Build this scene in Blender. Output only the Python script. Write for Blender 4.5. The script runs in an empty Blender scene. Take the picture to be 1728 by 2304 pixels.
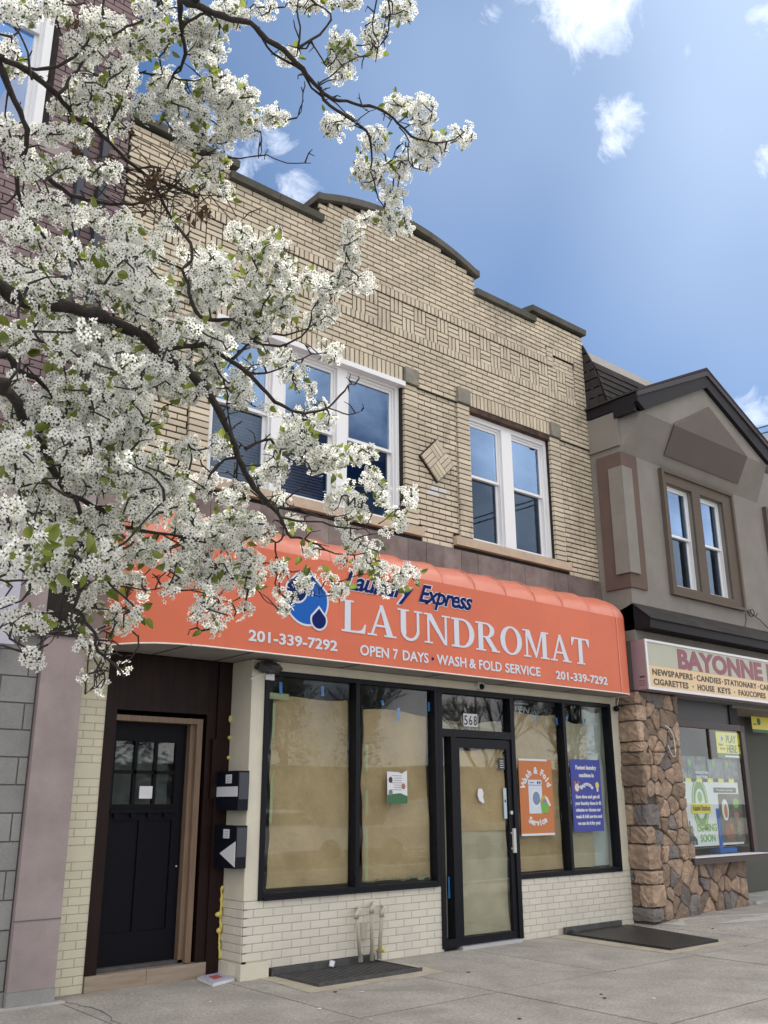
import bpy, math, random
import numpy as np
from mathutils import Vector, Matrix
from mathutils.geometry import tessellate_polygon
random.seed(7); rng = np.random.default_rng(7)
R = math.radians; PI = math.pi
scn = bpy.context.scene; col = scn.collection
# ------------------------------------------------------------------ camera
CAM = Vector((0, -7.77, 1.511)); FPX = 2080.0; PW, PH = 1728, 2304
yaw, pitch, roll = R(40.0792), R(17.4111), R(-0.2552)
_f = Vector((math.sin(yaw)*math.cos(pitch), math.cos(yaw)*math.cos(pitch), math.sin(pitch)))
_r = Vector((math.cos(yaw), -math.sin(yaw), 0)); _u = _r.cross(_f)
_r, _u = math.cos(roll)*_r+math.sin(roll)*_u, -math.sin(roll)*_r+math.cos(roll)*_u
cd = bpy.data.cameras.new('camera'); cam = bpy.data.objects.new('camera', cd); col.objects.link(cam)
M = Matrix.Identity(4)
for i, v in enumerate((_r, _u, -_f)):
    for j in range(3): M[j][i] = v[j]
M.translation = CAM; cam.matrix_world = M
cd.sensor_fit = 'VERTICAL'; cd.sensor_height = 36; cd.lens = FPX/PH*36; cd.clip_end = 3000; cd.clip_start = .05
scn.camera = cam
def ray(px, py): return (_f*FPX+_r*(px-PW/2)-_u*(py-PH/2))
def at(px, py, Y=0.):            # point where the line of sight meets the plane y = Y
    d = ray(px, py); return CAM+d*((Y-CAM.y)/d.y)
def atx(px, py, X):
    d = ray(px, py); return CAM+d*(X/d.x)
def atz(px, py, Z=0.):
    d = ray(px, py); return CAM+d*((Z-CAM.z)/d.z)
def away(px, py, dist): return CAM+ray(px, py).normalized()*dist
# ------------------------------------------------------------------ light
SUN_AZ, SUN_EL = R(48), R(54)    # azimuth from +Y towards +X: behind the roofs, to the right
sd = Vector((math.sin(SUN_AZ)*math.cos(SUN_EL), math.cos(SUN_AZ)*math.cos(SUN_EL), math.sin(SUN_EL)))
sl = bpy.data.lights.new('sun', 'SUN'); sl.energy = 4.5; sl.angle = R(3); sl.color = (1, .95, .87)
so = bpy.data.objects.new('sun', sl); col.objects.link(so); so.rotation_euler = sd.to_track_quat('Z', 'Y').to_euler()
scn.view_settings.view_transform = 'Standard'; scn.view_settings.look = 'None'
scn.view_settings.exposure = 1.0; scn.view_settings.gamma = 1; scn.view_settings.use_curve_mapping = False
w = bpy.data.worlds.new('World'); scn.world = w; w.use_nodes = True
nt = w.node_tree; N = nt.nodes; L = nt.links
for n in list(N): N.remove(n)
def nd(nt, t, **k):
    n = nt.nodes.new(t)
    for a, b in k.items():
        if a.startswith('i_'): n.inputs[a[2:].replace('_', ' ')].default_value = b
        else: setattr(n, a, b)
    return n
def math_(nt, op, a, b=None, c=None, clamp=False):
    n = nt.nodes.new('ShaderNodeMath'); n.operation = op; n.use_clamp = clamp
    for i, v in enumerate((a, b, c)):
        if v is None: continue
        if isinstance(v, (int, float)): n.inputs[i].default_value = v
        else: nt.links.new(v, n.inputs[i])
    return n.outputs[0]
sky = nd(nt, 'ShaderNodeTexSky', sky_type='NISHITA', sun_disc=False, sun_elevation=SUN_EL, sun_rotation=SUN_AZ, altitude=10, air_density=.7, dust_density=.05, ozone_density=2.5)
tc = nd(nt, 'ShaderNodeTexCoord'); DIR = tc.outputs['Generated']
def wnoise(scale, detail, rough, dist=0., vec=None, seed=0.):
    mp = nd(nt, 'ShaderNodeMapping'); mp.inputs['Location'].default_value = (seed, seed*.7, -seed)
    L.new(vec or DIR, mp.inputs[0])
    n = nd(nt, 'ShaderNodeTexNoise', i_Scale=scale, i_Detail=detail, i_Roughness=rough, i_Distortion=dist); L.new(mp.outputs[0], n.inputs[0]); return n.outputs[0]
def near(px, py, rad, soft):     # soft disc of sky round one of the clouds
    d = ray(px, py).normalized()
    v = nd(nt, 'ShaderNodeVectorMath', operation='DISTANCE'); L.new(DIR, v.inputs[0]); v.inputs[1].default_value = d
    mr = nd(nt, 'ShaderNodeMapRange', i_From_Min=rad+soft, i_From_Max=max(rad-soft, 0)); mr.clamp = True; L.new(v.outputs['Value'], mr.inputs[0]); return mr.outputs[0]
fine = wnoise(15, 11, .68, 1.1, seed=3.1)
tot = None
for (px, py, rad, soft, k) in [(1310, -10, .0, .15, .72), (1400, -30, .0, .08, .68), (1105, 35, .0, .06, .60), (1180, -25, .0, .07, .64), (1390, 262, .0, .075, .64), (1385, 320, .0, .06, .64), (1545, 115, .0, .10, .56), (1620, 290, .0, .04, .54), (1740, 350, .0, .06, .62), (1750, 60, .0, .10, .62), (660, 440, .0, .12, .68), (560, 375, .0, .11, .66), (420, 330, .0, .14, .66), (620, 330, .0, .06, .58), (1700, 940, .0, .08, .66), (1240, 475, .0, .035, .54)]:
    m = near(px, py, rad, soft)
    c = math_(nt, 'MULTIPLY', math_(nt, 'ADD', fine, math_(nt, 'MULTIPLY_ADD', m, k+.012, -1.)), 2.3, clamp=True)
    tot = c if tot is None else math_(nt, 'MAXIMUM', tot, c)
# loose cloud banks kept out of view, brightened to light the shaded front (they also show in the window reflections)
bank = wnoise(2.6, 8, .58, .3, seed=11.3)
bankm = math_(nt, 'MULTIPLY_ADD', bank, 4.5, -1.65, clamp=True)
fwd = nd(nt, 'ShaderNodeVectorMath', operation='DOT_PRODUCT'); L.new(DIR, fwd.inputs[0]); fwd.inputs[1].default_value = _f
out_ = nd(nt, 'ShaderNodeMapRange', i_From_Min=.76, i_From_Max=.60); out_.clamp = True; L.new(fwd.outputs['Value'], out_.inputs[0])
bankm = math_(nt, 'MULTIPLY', bankm, out_.outputs[0]); bankm = math_(nt, 'MULTIPLY', bankm, .85)
# thin high veil, thicker towards the sun
veil = wnoise(1.7, 3, .45, .1, seed=2.2)
sdot = nd(nt, 'ShaderNodeVectorMath', operation='DOT_PRODUCT'); L.new(DIR, sdot.inputs[0]); sdot.inputs[1].default_value = sd
glow = nd(nt, 'ShaderNodeMapRange', i_From_Min=.60, i_From_Max=1.0); glow.clamp = True; L.new(sdot.outputs['Value'], glow.inputs[0])
hz = math_(nt, 'MAXIMUM', near(1620, -40, .0, .58), math_(nt, 'MULTIPLY', near(1450, 330, .0, .34), .55)); beam = wnoise(2.2, 3, .5, .5, seed=8.4)
vm = math_(nt, 'MULTIPLY', hz, math_(nt, 'MULTIPLY_ADD', veil, 1.3, -.10, clamp=True), clamp=True)
vm = math_(nt, 'MULTIPLY', vm, math_(nt, 'MULTIPLY_ADD', beam, 2.2, .02, clamp=True), clamp=True)
tint = nd(nt, 'ShaderNodeVectorMath', operation='MULTIPLY'); L.new(sky.outputs[0], tint.inputs[0]); tint.inputs[1].default_value = (.50, .84, 1.06)
mix1 = nd(nt, 'ShaderNodeMix', data_type='RGBA'); L.new(vm, mix1.inputs[0]); L.new(tint.outputs[0], mix1.inputs[6]); mix1.inputs[7].default_value = (11.0, 13.2, 16.4, 1)
mixb = nd(nt, 'ShaderNodeMix', data_type='RGBA'); L.new(bankm, mixb.inputs[0]); L.new(mix1.outputs[2], mixb.inputs[6]); mixb.inputs[7].default_value = (36, 34, 32, 1)
mix2 = nd(nt, 'ShaderNodeMix', data_type='RGBA'); L.new(tot, mix2.inputs[0]); L.new(mixb.outputs[2], mix2.inputs[6]); mix2.inputs[7].default_value = (15.5, 16.2, 17.8, 1)
bg = nd(nt, 'ShaderNodeBackground', i_Strength=.05); L.new(mix2.outputs[2], bg.inputs[0])
wo = nd(nt, 'ShaderNodeOutputWorld'); L.new(bg.outputs[0], wo.inputs[0])
# ------------------------------------------------------------------ materials
MATS = {}
def mat(name, c, rough=.7, var=0., vscale=3., island=0., bump=0., bscale=60., metal=0., spec=.5, grain=0., gscale=120., sheen=None, stretch=None, c2=None, transl=0., coat=0.):
    if name in MATS: return MATS[name]
    m = bpy.data.materials.new(name); m.use_nodes = True; t = m.node_tree
    b = t.nodes['Principled BSDF']; b.inputs['Roughness'].default_value = rough; b.inputs['Metallic'].default_value = metal
    b.inputs['Specular IOR Level'].default_value = spec; b.inputs['Coat Weight'].default_value = coat
    geo = t.nodes.new('ShaderNodeNewGeometry'); P = geo.outputs['Position']
    if stretch:
        mp = t.nodes.new('ShaderNodeMapping'); mp.inputs['Scale'].default_value = stretch; t.links.new(P, mp.inputs[0]); P = mp.outputs[0]
    rgb = t.nodes.new('ShaderNodeRGB'); rgb.outputs[0].default_value = (*c, 1); cur = rgb.outputs[0]
    if var or c2:
        n = nd(t, 'ShaderNodeTexNoise', i_Scale=vscale, i_Detail=6., i_Roughness=.6); t.links.new(P, n.inputs[0])
        f = math_(t, 'MULTIPLY_ADD', n.outputs[0], 3., -1., clamp=True)
        mx = nd(t, 'ShaderNodeMix', data_type='RGBA'); t.links.new(f, mx.inputs[0]); t.links.new(cur, mx.inputs[6])
        mx.inputs[7].default_value = (*(c2 or [x*(1-var) for x in c]), 1); cur = mx.outputs[2]
    if grain:
        n = nd(t, 'ShaderNodeTexNoise', i_Scale=gscale, i_Detail=3., i_Roughness=.7); t.links.new(P, n.inputs[0])
        f = math_(t, 'MULTIPLY_ADD', n.outputs[0], grain*4, 1-grain*2)
        mx = nd(t, 'ShaderNodeVectorMath', operation='SCALE'); t.links.new(cur, mx.inputs[0]); t.links.new(f, mx.inputs[3]); cur = mx.outputs[0]
    if island:
        oi = t.nodes.new('ShaderNodeObjectInfo')
        s = math_(t, 'FRACT', math_(t, 'ADD', oi.outputs['Random'], geo.outputs['Random Per Island']))
        f = math_(t, 'MULTIPLY_ADD', s, island*2, 1-island)
        mx = nd(t, 'ShaderNodeVectorMath', operation='SCALE'); t.links.new(cur, mx.inputs[0]); t.links.new(f, mx.inputs[3]); cur = mx.outputs[0]
    t.links.new(cur, b.inputs['Base Color'])
    if bump:
        n = nd(t, 'ShaderNodeTexNoise', i_Scale=bscale, i_Detail=5., i_Roughness=.65); t.links.new(P, n.inputs[0])
        bp = nd(t, 'ShaderNodeBump', i_Strength=min(bump, 1), i_Distance=.016 if 'paper' in name else .01); t.links.new(n.outputs[0], bp.inputs['Height']); t.links.new(bp.outputs[0], b.inputs['Normal'])
    if transl:
        tr = t.nodes.new('ShaderNodeBsdfTranslucent'); t.links.new(cur, tr.inputs[0]); ms = t.nodes.new('ShaderNodeMixShader'); ms.inputs[0].default_value = transl
        t.links.new(b.outputs[0], ms.inputs[1]); t.links.new(tr.outputs[0], ms.inputs[2]); t.links.new(ms.outputs[0], t.nodes['Material Output'].inputs[0])
    MATS[name] = m; return m
def glass(name, tint=(1, 1, 1), base=.03, k=1.2, rough=.0, wav=0., rc=(1, 1, 1)):
    if name in MATS: return MATS[name]
    m = bpy.data.materials.new(name); m.use_nodes = True; t = m.node_tree; t.nodes.remove(t.nodes['Principled BSDF'])
    tr = t.nodes.new('ShaderNodeBsdfTransparent'); tr.inputs[0].default_value = (*tint, 1)
    gl = t.nodes.new('ShaderNodeBsdfGlossy'); gl.inputs['Roughness'].default_value = rough; gl.inputs[0].default_value = (*rc, 1)
    fr = t.nodes.new('ShaderNodeFresnel'); fr.inputs[0].default_value = 1.5
    f = math_(t, 'MULTIPLY_ADD', fr.outputs[0], k, base, clamp=True)
    gg = t.nodes.new('ShaderNodeNewGeometry'); f = math_(t, 'MULTIPLY', f, math_(t, 'SUBTRACT', 1., gg.outputs['Backfacing']))
    if wav:
        geo = t.nodes.new('ShaderNodeNewGeometry'); n = nd(t, 'ShaderNodeTexNoise', i_Scale=1.6, i_Detail=1.); t.links.new(geo.outputs['Position'], n.inputs[0])
        bp = nd(t, 'ShaderNodeBump', i_Strength=wav, i_Distance=.05); t.links.new(n.outputs[0], bp.inputs['Height']); t.links.new(bp.outputs[0], gl.inputs['Normal'])
    ms = t.nodes.new('ShaderNodeMixShader'); t.links.new(f, ms.inputs[0]); t.links.new(tr.outputs[0], ms.inputs[1]); t.links.new(gl.outputs[0], ms.inputs[2])
    t.links.new(ms.outputs[0], t.nodes['Material Output'].inputs[0]); MATS[name] = m; return m
BRICK = mat('buff_brick', (.56, .49, .375), .75, var=.18, vscale=1.4, island=.13, bump=.25, bscale=90, grain=.05, gscale=160)
def add_stain(m, amt, scale, thr, colr, stretch=(1, 1, .35)):
    """soot runs: dark streaky patches laid over the base colour (wear with a shape of its own)"""
    t = m.node_tree; b = t.nodes['Principled BSDF']; src = b.inputs['Base Color'].links[0].from_socket
    geo = t.nodes.new('ShaderNodeNewGeometry'); mp = t.nodes.new('ShaderNodeMapping'); mp.inputs['Scale'].default_value = stretch; t.links.new(geo.outputs['Position'], mp.inputs[0])
    n = nd(t, 'ShaderNodeTexNoise', i_Scale=scale, i_Detail=7., i_Roughness=.68); t.links.new(mp.outputs[0], n.inputs[0])
    f = math_(t, 'MULTIPLY', math_(t, 'MULTIPLY_ADD', n.outputs[0], 7., -7*thr, clamp=True), amt)
    mx = nd(t, 'ShaderNodeMix', data_type='RGBA'); t.links.new(f, mx.inputs[0]); t.links.new(src, mx.inputs[6]); mx.inputs[7].default_value = (*colr, 1); t.links.new(mx.outputs[2], b.inputs['Base Color'])
add_stain(BRICK, .60, 1.9, .565, (.13, .12, .11)); add_stain(BRICK, .45, 9., .62, (.16, .14, .12), (1, 1, 1))
MORTAR = mat('dark_mortar', (.022, .019, .017), .95, var=.5, vscale=14, bump=.4)
PBRICK = mat('painted_brick', (.60, .575, .50), .55, var=.08, vscale=2.5, island=.04, bump=.18, bscale=45)
add_stain(PBRICK, .35, 3.1, .66, (.33, .29, .24))
PLBRICK = mat('painted_brick_left', (.60, .57, .43), .55, var=.08, vscale=2.5, island=.04, bump=.18, bscale=45)
PMORT = mat('painted_joint', (.42, .395, .335), .7, bump=.3, bscale=70)
CREAM = mat('cream_stucco', (.60, .57, .47), .6, var=.10, vscale=4, bump=.12, bscale=25)
add_stain(CREAM, .35, 4.0, .68, (.30, .26, .2), (1, 1, .25))
COPING = mat('weathered_coping', (.10, .095, .085), .85, var=.4, vscale=3, bump=.5, bscale=30, c2=(.05, .052, .036))
KEYST = mat('limestone_block', (.25, .235, .195), .85, var=.35, vscale=9, bump=.4)
SILL = mat('sandstone_sill', (.50, .40, .30), .8, var=.22, vscale=6, bump=.3, grain=.05)
TILE = mat('purple_slate_tile', (.125, .09, .083), .6, c2=(.20, .165, .155), vscale=5.5, island=.22, bump=.25, bscale=40)
WHITE = mat('white_vinyl', (.72, .73, .75), .35)
BLACKF = mat('black_aluminium', (.006, .007, .011), .42, spec=.18)
PAPER = mat('kraft_paper', (.52, .37, .205), .8, var=.22, vscale=2.6, bump=1., bscale=9, grain=.03, gscale=60, transl=.1)
PAPER2 = mat('kraft_paper_pale', (.44, .38, .27), .8, var=.16, vscale=4, bump=.5, bscale=5)
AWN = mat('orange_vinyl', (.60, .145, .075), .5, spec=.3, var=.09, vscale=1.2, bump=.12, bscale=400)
AWNT = mat('orange_vinyl_pale', (.63, .205, .135), .34, var=.07, vscale=4)  # paler, pinker tone of the vinyl for barrel top, ribs and seam
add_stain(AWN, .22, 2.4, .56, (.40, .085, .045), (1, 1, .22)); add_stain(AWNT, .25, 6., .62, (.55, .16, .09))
WTRIM = mat('white_trim', (.75, .72, .68), .5)
SOFF = mat('soffit_panel', (.30, .28, .26), .7, var=.2, vscale=3)
LETW = mat('letter_white', (.57, .61, .69), .8, spec=.1)
LETB = mat('letter_navy', (.012, .020, .11), .9, spec=.05)
LETS = mat('letter_sky', (.02, .11, .42), .9, spec=.05)
DWOOD = mat('dark_stained_wood', (.018, .007, .006), .5, spec=.2, var=.5, vscale=5, stretch=(6, 6, .5), bump=.15)
LWOOD = mat('bare_pine', (.21, .14, .092), .6, var=.35, vscale=6, stretch=(9, 9, .5))
NAVY = mat('black_door', (.004, .0045, .008), .5, spec=.12)
STEPT = mat('wood_look_tile', (.34, .285, .225), .5, c2=(.24, .18, .13), vscale=3.2, stretch=(.8, 3, 9), bump=.05)
CONC = mat('concrete_pavement', (.355, .34, .308), .9, var=.30, vscale=1.9, bump=.8, bscale=70, grain=.36, gscale=38)
add_stain(CONC, .45, 2.2, .57, (.15, .14, .125), (1, 1, 1)); add_stain(CONC, .5, 14, .64, (.12, .11, .10), (1, 1, 1)); add_stain(CONC, .6, 24, .61, (.52, .50, .46), (1, 1, 1))
CONCL = mat('pale_concrete_patch', (.40, .365, .29), .9, var=.25, vscale=5, bump=.4, grain=.08)
CONCW = mat('fresh_cement_smear', (.46, .45, .43), .9, var=.3, vscale=4, grain=.06)
JOINT = mat('joint_dirt', (.05, .045, .038), 1.)
IRON = mat('grate_iron', (.075, .075, .078), .7, var=.4, vscale=12)
PLATE = mat('diamond_plate', (.055, .055, .055), .45, metal=.6, var=.35, vscale=4)
PIPE = mat('painted_pipe', (.50, .46, .38), .5, var=.15, vscale=12)
STUCCO = mat('grey_stucco', (.23, .215, .195), .95, var=.16, vscale=2.2, bump=.7, bscale=130, grain=.10, gscale=150)
add_stain(STUCCO, .22, 2.0, .62, (.10, .095, .085), (1, 1, .3))
add_stain(MATS['mauve_stucco'], .3, 2.2, .58, (.20, .17, .17), (1, 1, .4)) if 'mauve_stucco' in MATS else None
STUCB = mat('brown_stucco_trim', (.125, .085, .072), .95, var=.15, vscale=3, bump=.5, bscale=130, grain=.06)
STUCT = mat('taupe_window_trim', (.105, .082, .066), .9, var=.1, vscale=3, bump=.3, bscale=130)
SHING = mat('asphalt_shingle', (.026, .022, .022), .95, island=.3, bump=.6, bscale=160, grain=.2, gscale=220)
ROOFG = mat('grey_roll_roofing', (.20, .185, .175), .8, var=.25, vscale=5)
FASC = mat('dark_fascia', (.013, .012, .016), .6, spec=.2, var=.2, vscale=4)
STONE = mat('brown_fieldstone', (.36, .255, .18), .9, c2=(.20, .15, .115), vscale=11, island=.40, bump=.9, bscale=28, grain=.1, gscale=60)
STONEG = mat('grey_fieldstone', (.19, .17, .165), .9, c2=(.12, .105, .10), vscale=7, island=.2, bump=.9, bscale=28, grain=.1, gscale=60)
SMORT = mat('stone_mortar', (.085, .076, .07), .95, bump=.6, bscale=60)
GRANB = mat('grey_concrete_block', (.25, .25, .245), .85, var=.12, vscale=6, island=.1, bump=.3, bscale=90, grain=.22, gscale=140)
GMORT = mat('block_mortar', (.12, .12, .12), .9)
PINK = mat('mauve_stucco', (.33, .275, .275), .9, var=.22, vscale=3, bump=.45, bscale=110, grain=.08, gscale=120)
MBRICK = mat('mauve_brick', (.20, .14, .15), .8, var=.15, vscale=3, island=.12, bump=.3)
DARKM = mat('dark_steel', (.035, .04, .055), .5)
SIGNF = mat('sign_face_grey', (.40, .41, .33), .45, var=.1, vscale=3)
SIGNY = mat('sign_face_cream', (.62, .46, .27), .45)
SIGNB = mat('sign_box_mauve', (.30, .215, .24), .55, var=.1)
ALU = mat('aluminium_edge', (.55, .56, .58), .4, metal=.5)
MAROON = mat('letter_maroon', (.22, .065, .095), .5)
BLK = mat('letter_black', (.03, .022, .025), .5)
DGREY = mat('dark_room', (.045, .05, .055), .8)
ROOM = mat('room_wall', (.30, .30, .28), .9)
BROWNM = mat('brown_window_metal', (.045, .028, .028), .45)
YEL = mat('sticker_yellow', (.68, .60, .05), .4)
GRN = mat('sticker_green', (.03, .12, .05), .5)
LGRN = mat('poster_green', (.15, .36, .06), .5)
PWHITE = mat('poster_white', (.62, .64, .68), .5)
PORANGE = mat('poster_orange', (.50, .19, .085), .8, spec=.1)
PBLUE = mat('poster_blue', (.075, .09, .33), .8, spec=.1)
BLUET = mat('painter_tape', (.05, .24, .62), .6)
GRNT = mat('masking_tape_green', (.36, .38, .22), .7)
MBNAVY = mat('mailbox_black', (.005, .006, .014), .45, spec=.2)
MBGREY = mat('mailbox_side', (.035, .042, .055), .5)
BARK = mat('pear_bark', (.042, .034, .031), .9, var=.5, vscale=25, bump=.9, bscale=70)
PETAL = mat('pear_petal', (.82, .83, .79), .6, transl=.42, island=.05)
STAMEN = mat('pear_stamen', (.055, .03, .035), .8)
STEMG = mat('flower_stalk', (.28, .36, .10), .7, transl=.3)
LEAF = mat('pear_leaf', (.20, .25, .045), .45, var=.25, vscale=20, island=.25, transl=.45)
DRY = mat('dry_leaf', (.085, .045, .028), .9, island=.3)
FOAM = mat('yellow_foam', (.62, .52, .14), .8)
RUST = mat('rusty_lintel', (.10, .052, .034), .9, c2=(.018, .014, .013), vscale=6)
ASPH = mat('asphalt', (.09, .088, .084), .95, var=.2, vscale=2, grain=.2)
LINE = mat('road_paint', (.7, .7, .66), .7)
FOLI = mat('conifer_green', (.018, .035, .016), .9, island=.4)
STREETW = mat('far_wall_light', (.20, .18, .16), .9, var=.1)
GL_UP = glass('upper_glass', (.85, .9, .95), base=.20, k=1.4, wav=.02, rc=(.40, .62, 1.))
GL_LO = glass('screened_glass', (.6, .6, .62), base=.05, k=.8, rough=.03, wav=.05, rc=(.5, .7, 1.))
GL_SH = glass('shop_glass', (.93, .96, .95), base=.0, k=1.15)
GL_DOOR = glass('old_glass', (.8, .85, .85), base=.01, k=1.2, rough=.02)
# ------------------------------------------------------------------ mesh helpers
WL = {}
def link(o, parent=None):
    col.objects.link(o)
    if parent:
        o.parent = parent; o.matrix_parent_inverse = Matrix.Translation(-WL.get(parent.name, Vector((0, 0, 0))))
        WL[o.name] = Vector(o.location)
    else: WL[o.name] = Vector(o.location)
    return o
def tag(o, label=None, cat=None, group=None, kind=None):
    for k, v in (('label', label), ('category', cat), ('group', group), ('kind', kind)):
        if v: o[k] = v
    return o
def empty(name, loc, label, cat, group=None):
    o = bpy.data.objects.new(name, None); o.location = loc; o.empty_display_size = .1; link(o); return tag(o, label, cat, group)
class MB:
    def __init__(s): s.v = []; s.f = []
    def add(s, v, f):
        o = len(s.v); s.v += [tuple(p) for p in v]; s.f += [tuple(o+i for i in q) for q in f]; return s
    def box(s, x0, x1, y0, y1, z0, z1):
        return s.add([(x0, y0, z0), (x1, y0, z0), (x1, y1, z0), (x0, y1, z0), (x0, y0, z1), (x1, y0, z1), (x1, y1, z1), (x0, y1, z1)],
                     [(0, 3, 2, 1), (4, 5, 6, 7), (0, 1, 5, 4), (1, 2, 6, 5), (2, 3, 7, 6), (3, 0, 4, 7)])
    def prism(s, pts, y0, y1, holes=(), ax='y'):
        loops = [[Vector((p[0], p[1], 0)) for p in pts]]+[[Vector((p[0], p[1], 0)) for p in h] for h in holes]
        tris = tessellate_polygon(loops); flat = [p for l in loops for p in l]; n = len(flat)
        mk = (lambda p, d: (p[0], d, p[1])) if ax == 'y' else ((lambda p, d: (d, p[0], p[1])) if ax == 'x' else (lambda p, d: (p[0], p[1], d)))
        v = [mk(p, y0) for p in flat]+[mk(p, y1) for p in flat]; f = [tuple(t) for t in tris]+[tuple(n+i for i in reversed(t)) for t in tris]
        o = 0
        for l in loops:
            m = len(l)
            for i in range(m): a, b = o+i, o+(i+1) % m; f.append((a, b, n+b, n+a))
            o += m
        return s.add(v, f)
    def tube(s, pts, rad, n=6, cap=True):
        pts = [Vector(p) for p in pts]
        if isinstance(rad, (int, float)): rad = [rad]*len(pts)
        o = len(s.v); ref = Vector((.3, .2, 1)).normalized()
        for i, p in enumerate(pts):
            t = (pts[min(i+1, len(pts)-1)]-pts[max(i-1, 0)])
            t = t.normalized() if t.length > 1e-9 else Vector((0, 0, 1))
            a = t.cross(ref)
            if a.length < .1: a = t.cross(Vector((1, 0, 0)))
            a.normalize(); b = t.cross(a)
            for k in range(n):
                q = p+(a*math.cos(2*PI*k/n)+b*math.sin(2*PI*k/n))*rad[i]; s.v.append(tuple(q))
        for i in range(len(pts)-1):
            for k in range(n):
                k2 = (k+1) % n; s.f.append((o+i*n+k, o+i*n+k2, o+(i+1)*n+k2, o+(i+1)*n+k))
        if cap: s.f.append(tuple(o+k for k in reversed(range(n)))); s.f.append(tuple(o+(len(pts)-1)*n+k for k in range(n)))
        return s
    def sphere(s, c, r, seg=12, ring=8, sc=(1, 1, 1), jit=0.):
        o = len(s.v)
        for i in range(ring+1):
            a = PI*i/ring
            for k in range(seg):
                b = 2*PI*k/seg; j = 1+random.uniform(-jit, jit)
                s.v.append((c[0]+r*sc[0]*math.sin(a)*math.cos(b)*j, c[1]+r*sc[1]*math.sin(a)*math.sin(b)*j, c[2]+r*sc[2]*math.cos(a)*j))
        for i in range(ring):
            for k in range(seg): k2 = (k+1) % seg; s.f.append((o+i*seg+k, o+i*seg+k2, o+(i+1)*seg+k2, o+(i+1)*seg+k))
        return s
    def mesh(s, name, m, smooth=False):
        me = bpy.data.meshes.new(name); me.from_pydata(s.v, [], s.f); me.materials.append(m); me.validate()
        if smooth: me.polygons.foreach_set('use_smooth', [True]*len(me.polygons))
        return me
    def build(s, name, m, parent=None, smooth=False, **k):
        o = bpy.data.objects.new(name, s.mesh(name, m, smooth)); link(o, parent); return tag(o, **k)
def box(name, m, parent, *a, **k): return MB().box(*a).build(name, m, parent, **k)
def circ(cx, cy, rx, ry=None, n=28, a0=0., a1=2*PI):
    ry = ry or rx; full = abs(a1-a0-2*PI) < 1e-6; c = n if full else n+1
    return [(cx+rx*math.cos(a0+(a1-a0)*i/n), cy+ry*math.sin(a0+(a1-a0)*i/n)) for i in range(c)]
_bm = {}
def brick_mesh(wd, ht, dp, m, ch=.002):
    key = (round(wd, 3), round(ht, 3), round(dp, 3), m.name)
    if key in _bm: return _bm[key]
    me = brick_mb(0, 0, 0, key[0], key[1], key[2], ch).mesh('brick_shape', m); _bm[key] = me; return me
def brick_mb(x, y, z, wd, ht, dp, ch=.002, mb=None):
    """brick with chamfered face: front at y, centred on x, z"""
    a, b = wd/2, ht/2; mb = mb or MB()
    v = [(x-a+ch, y, z-b+ch), (x+a-ch, y, z-b+ch), (x+a-ch, y, z+b-ch), (x-a+ch, y, z+b-ch), (x-a, y+ch, z-b), (x+a, y+ch, z-b), (x+a, y+ch, z+b), (x-a, y+ch, z+b), (x-a, y+dp, z-b), (x+a, y+dp, z-b), (x+a, y+dp, z+b), (x-a, y+dp, z+b)]
    f = [(0, 1, 2, 3), (4, 5, 1, 0), (5, 6, 2, 1), (6, 7, 3, 2), (7, 4, 0, 3), (8, 9, 5, 4), (9, 10, 6, 5), (10, 11, 7, 6), (11, 8, 4, 7)]
    return mb.add(v, f)
def lay(bricks, parent, m, name='brick', limit=290, dp=.02, jit=.0):
    """bricks: (x, y, z, w, h). the ones that show largest become objects, the rest one joined mesh"""
    def sc(b):
        d = Vector((b[0], b[1], b[2]))-CAM; c = d.dot(_f)
        if c <= 0: return 0
        px = PW/2+FPX*d.dot(_r)/c; py = PH/2-FPX*d.dot(_u)/c
        if not (-10 < px < PW+10 and -10 < py < PH+10): return 0
        return b[3]*b[4]*abs(d.y)/d.length**3
    bs = sorted(bricks, key=sc, reverse=True)
    for b in bs[:limit]:
        o = bpy.data.objects.new(name, brick_mesh(b[3], b[4], dp, m)); o.location = (b[0], b[1]+random.uniform(-jit, jit), b[2]); link(o, parent)
    if len(bs) > limit:
        mb = MB()
        for b in bs[limit:]: brick_mb(b[0], b[1]+random.uniform(-jit, jit), b[2], b[3], b[4], dp, mb=mb)
        mb.build(name+'_field', m, parent, kind='stuff')
def courses(x0, x1, z0, z1, ch, bl, ex=(), y=0., joint=.01, top=None, org=0., vj=None):
    vj = vj or joint
    out = []; i = 0; z = z0
    while z+ch <= z1+.001:
        za, zb = z+joint/2, z+ch-joint/2; iv = [(x0, x1)]
        e2 = [e for e in ex if e[2] < zb-.004 and e[3] > za+.004]
        if top: e2 = e2+top(zb)
        for e in e2:
            nv = []
            for a, b in iv:
                if e[1] <= a or e[0] >= b: nv.append((a, b)); continue
                if e[0] > a: nv.append((a, e[0]))
                if e[1] < b: nv.append((e[1], b))
            iv = nv
        off = org+(bl/2 if i % 2 else 0)
        for a, b in iv:
            k = math.floor((a-off)/bl)
            while off+k*bl < b:
                l, r = max(a, off+k*bl), min(b, off+(k+1)*bl)
                if r-l > .022: out.append(((l+r)/2, y(zb) if callable(y) else y, (za+zb)/2, r-l-vj, zb-za))
                k += 1
        z += ch; i += 1
    return out
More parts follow.
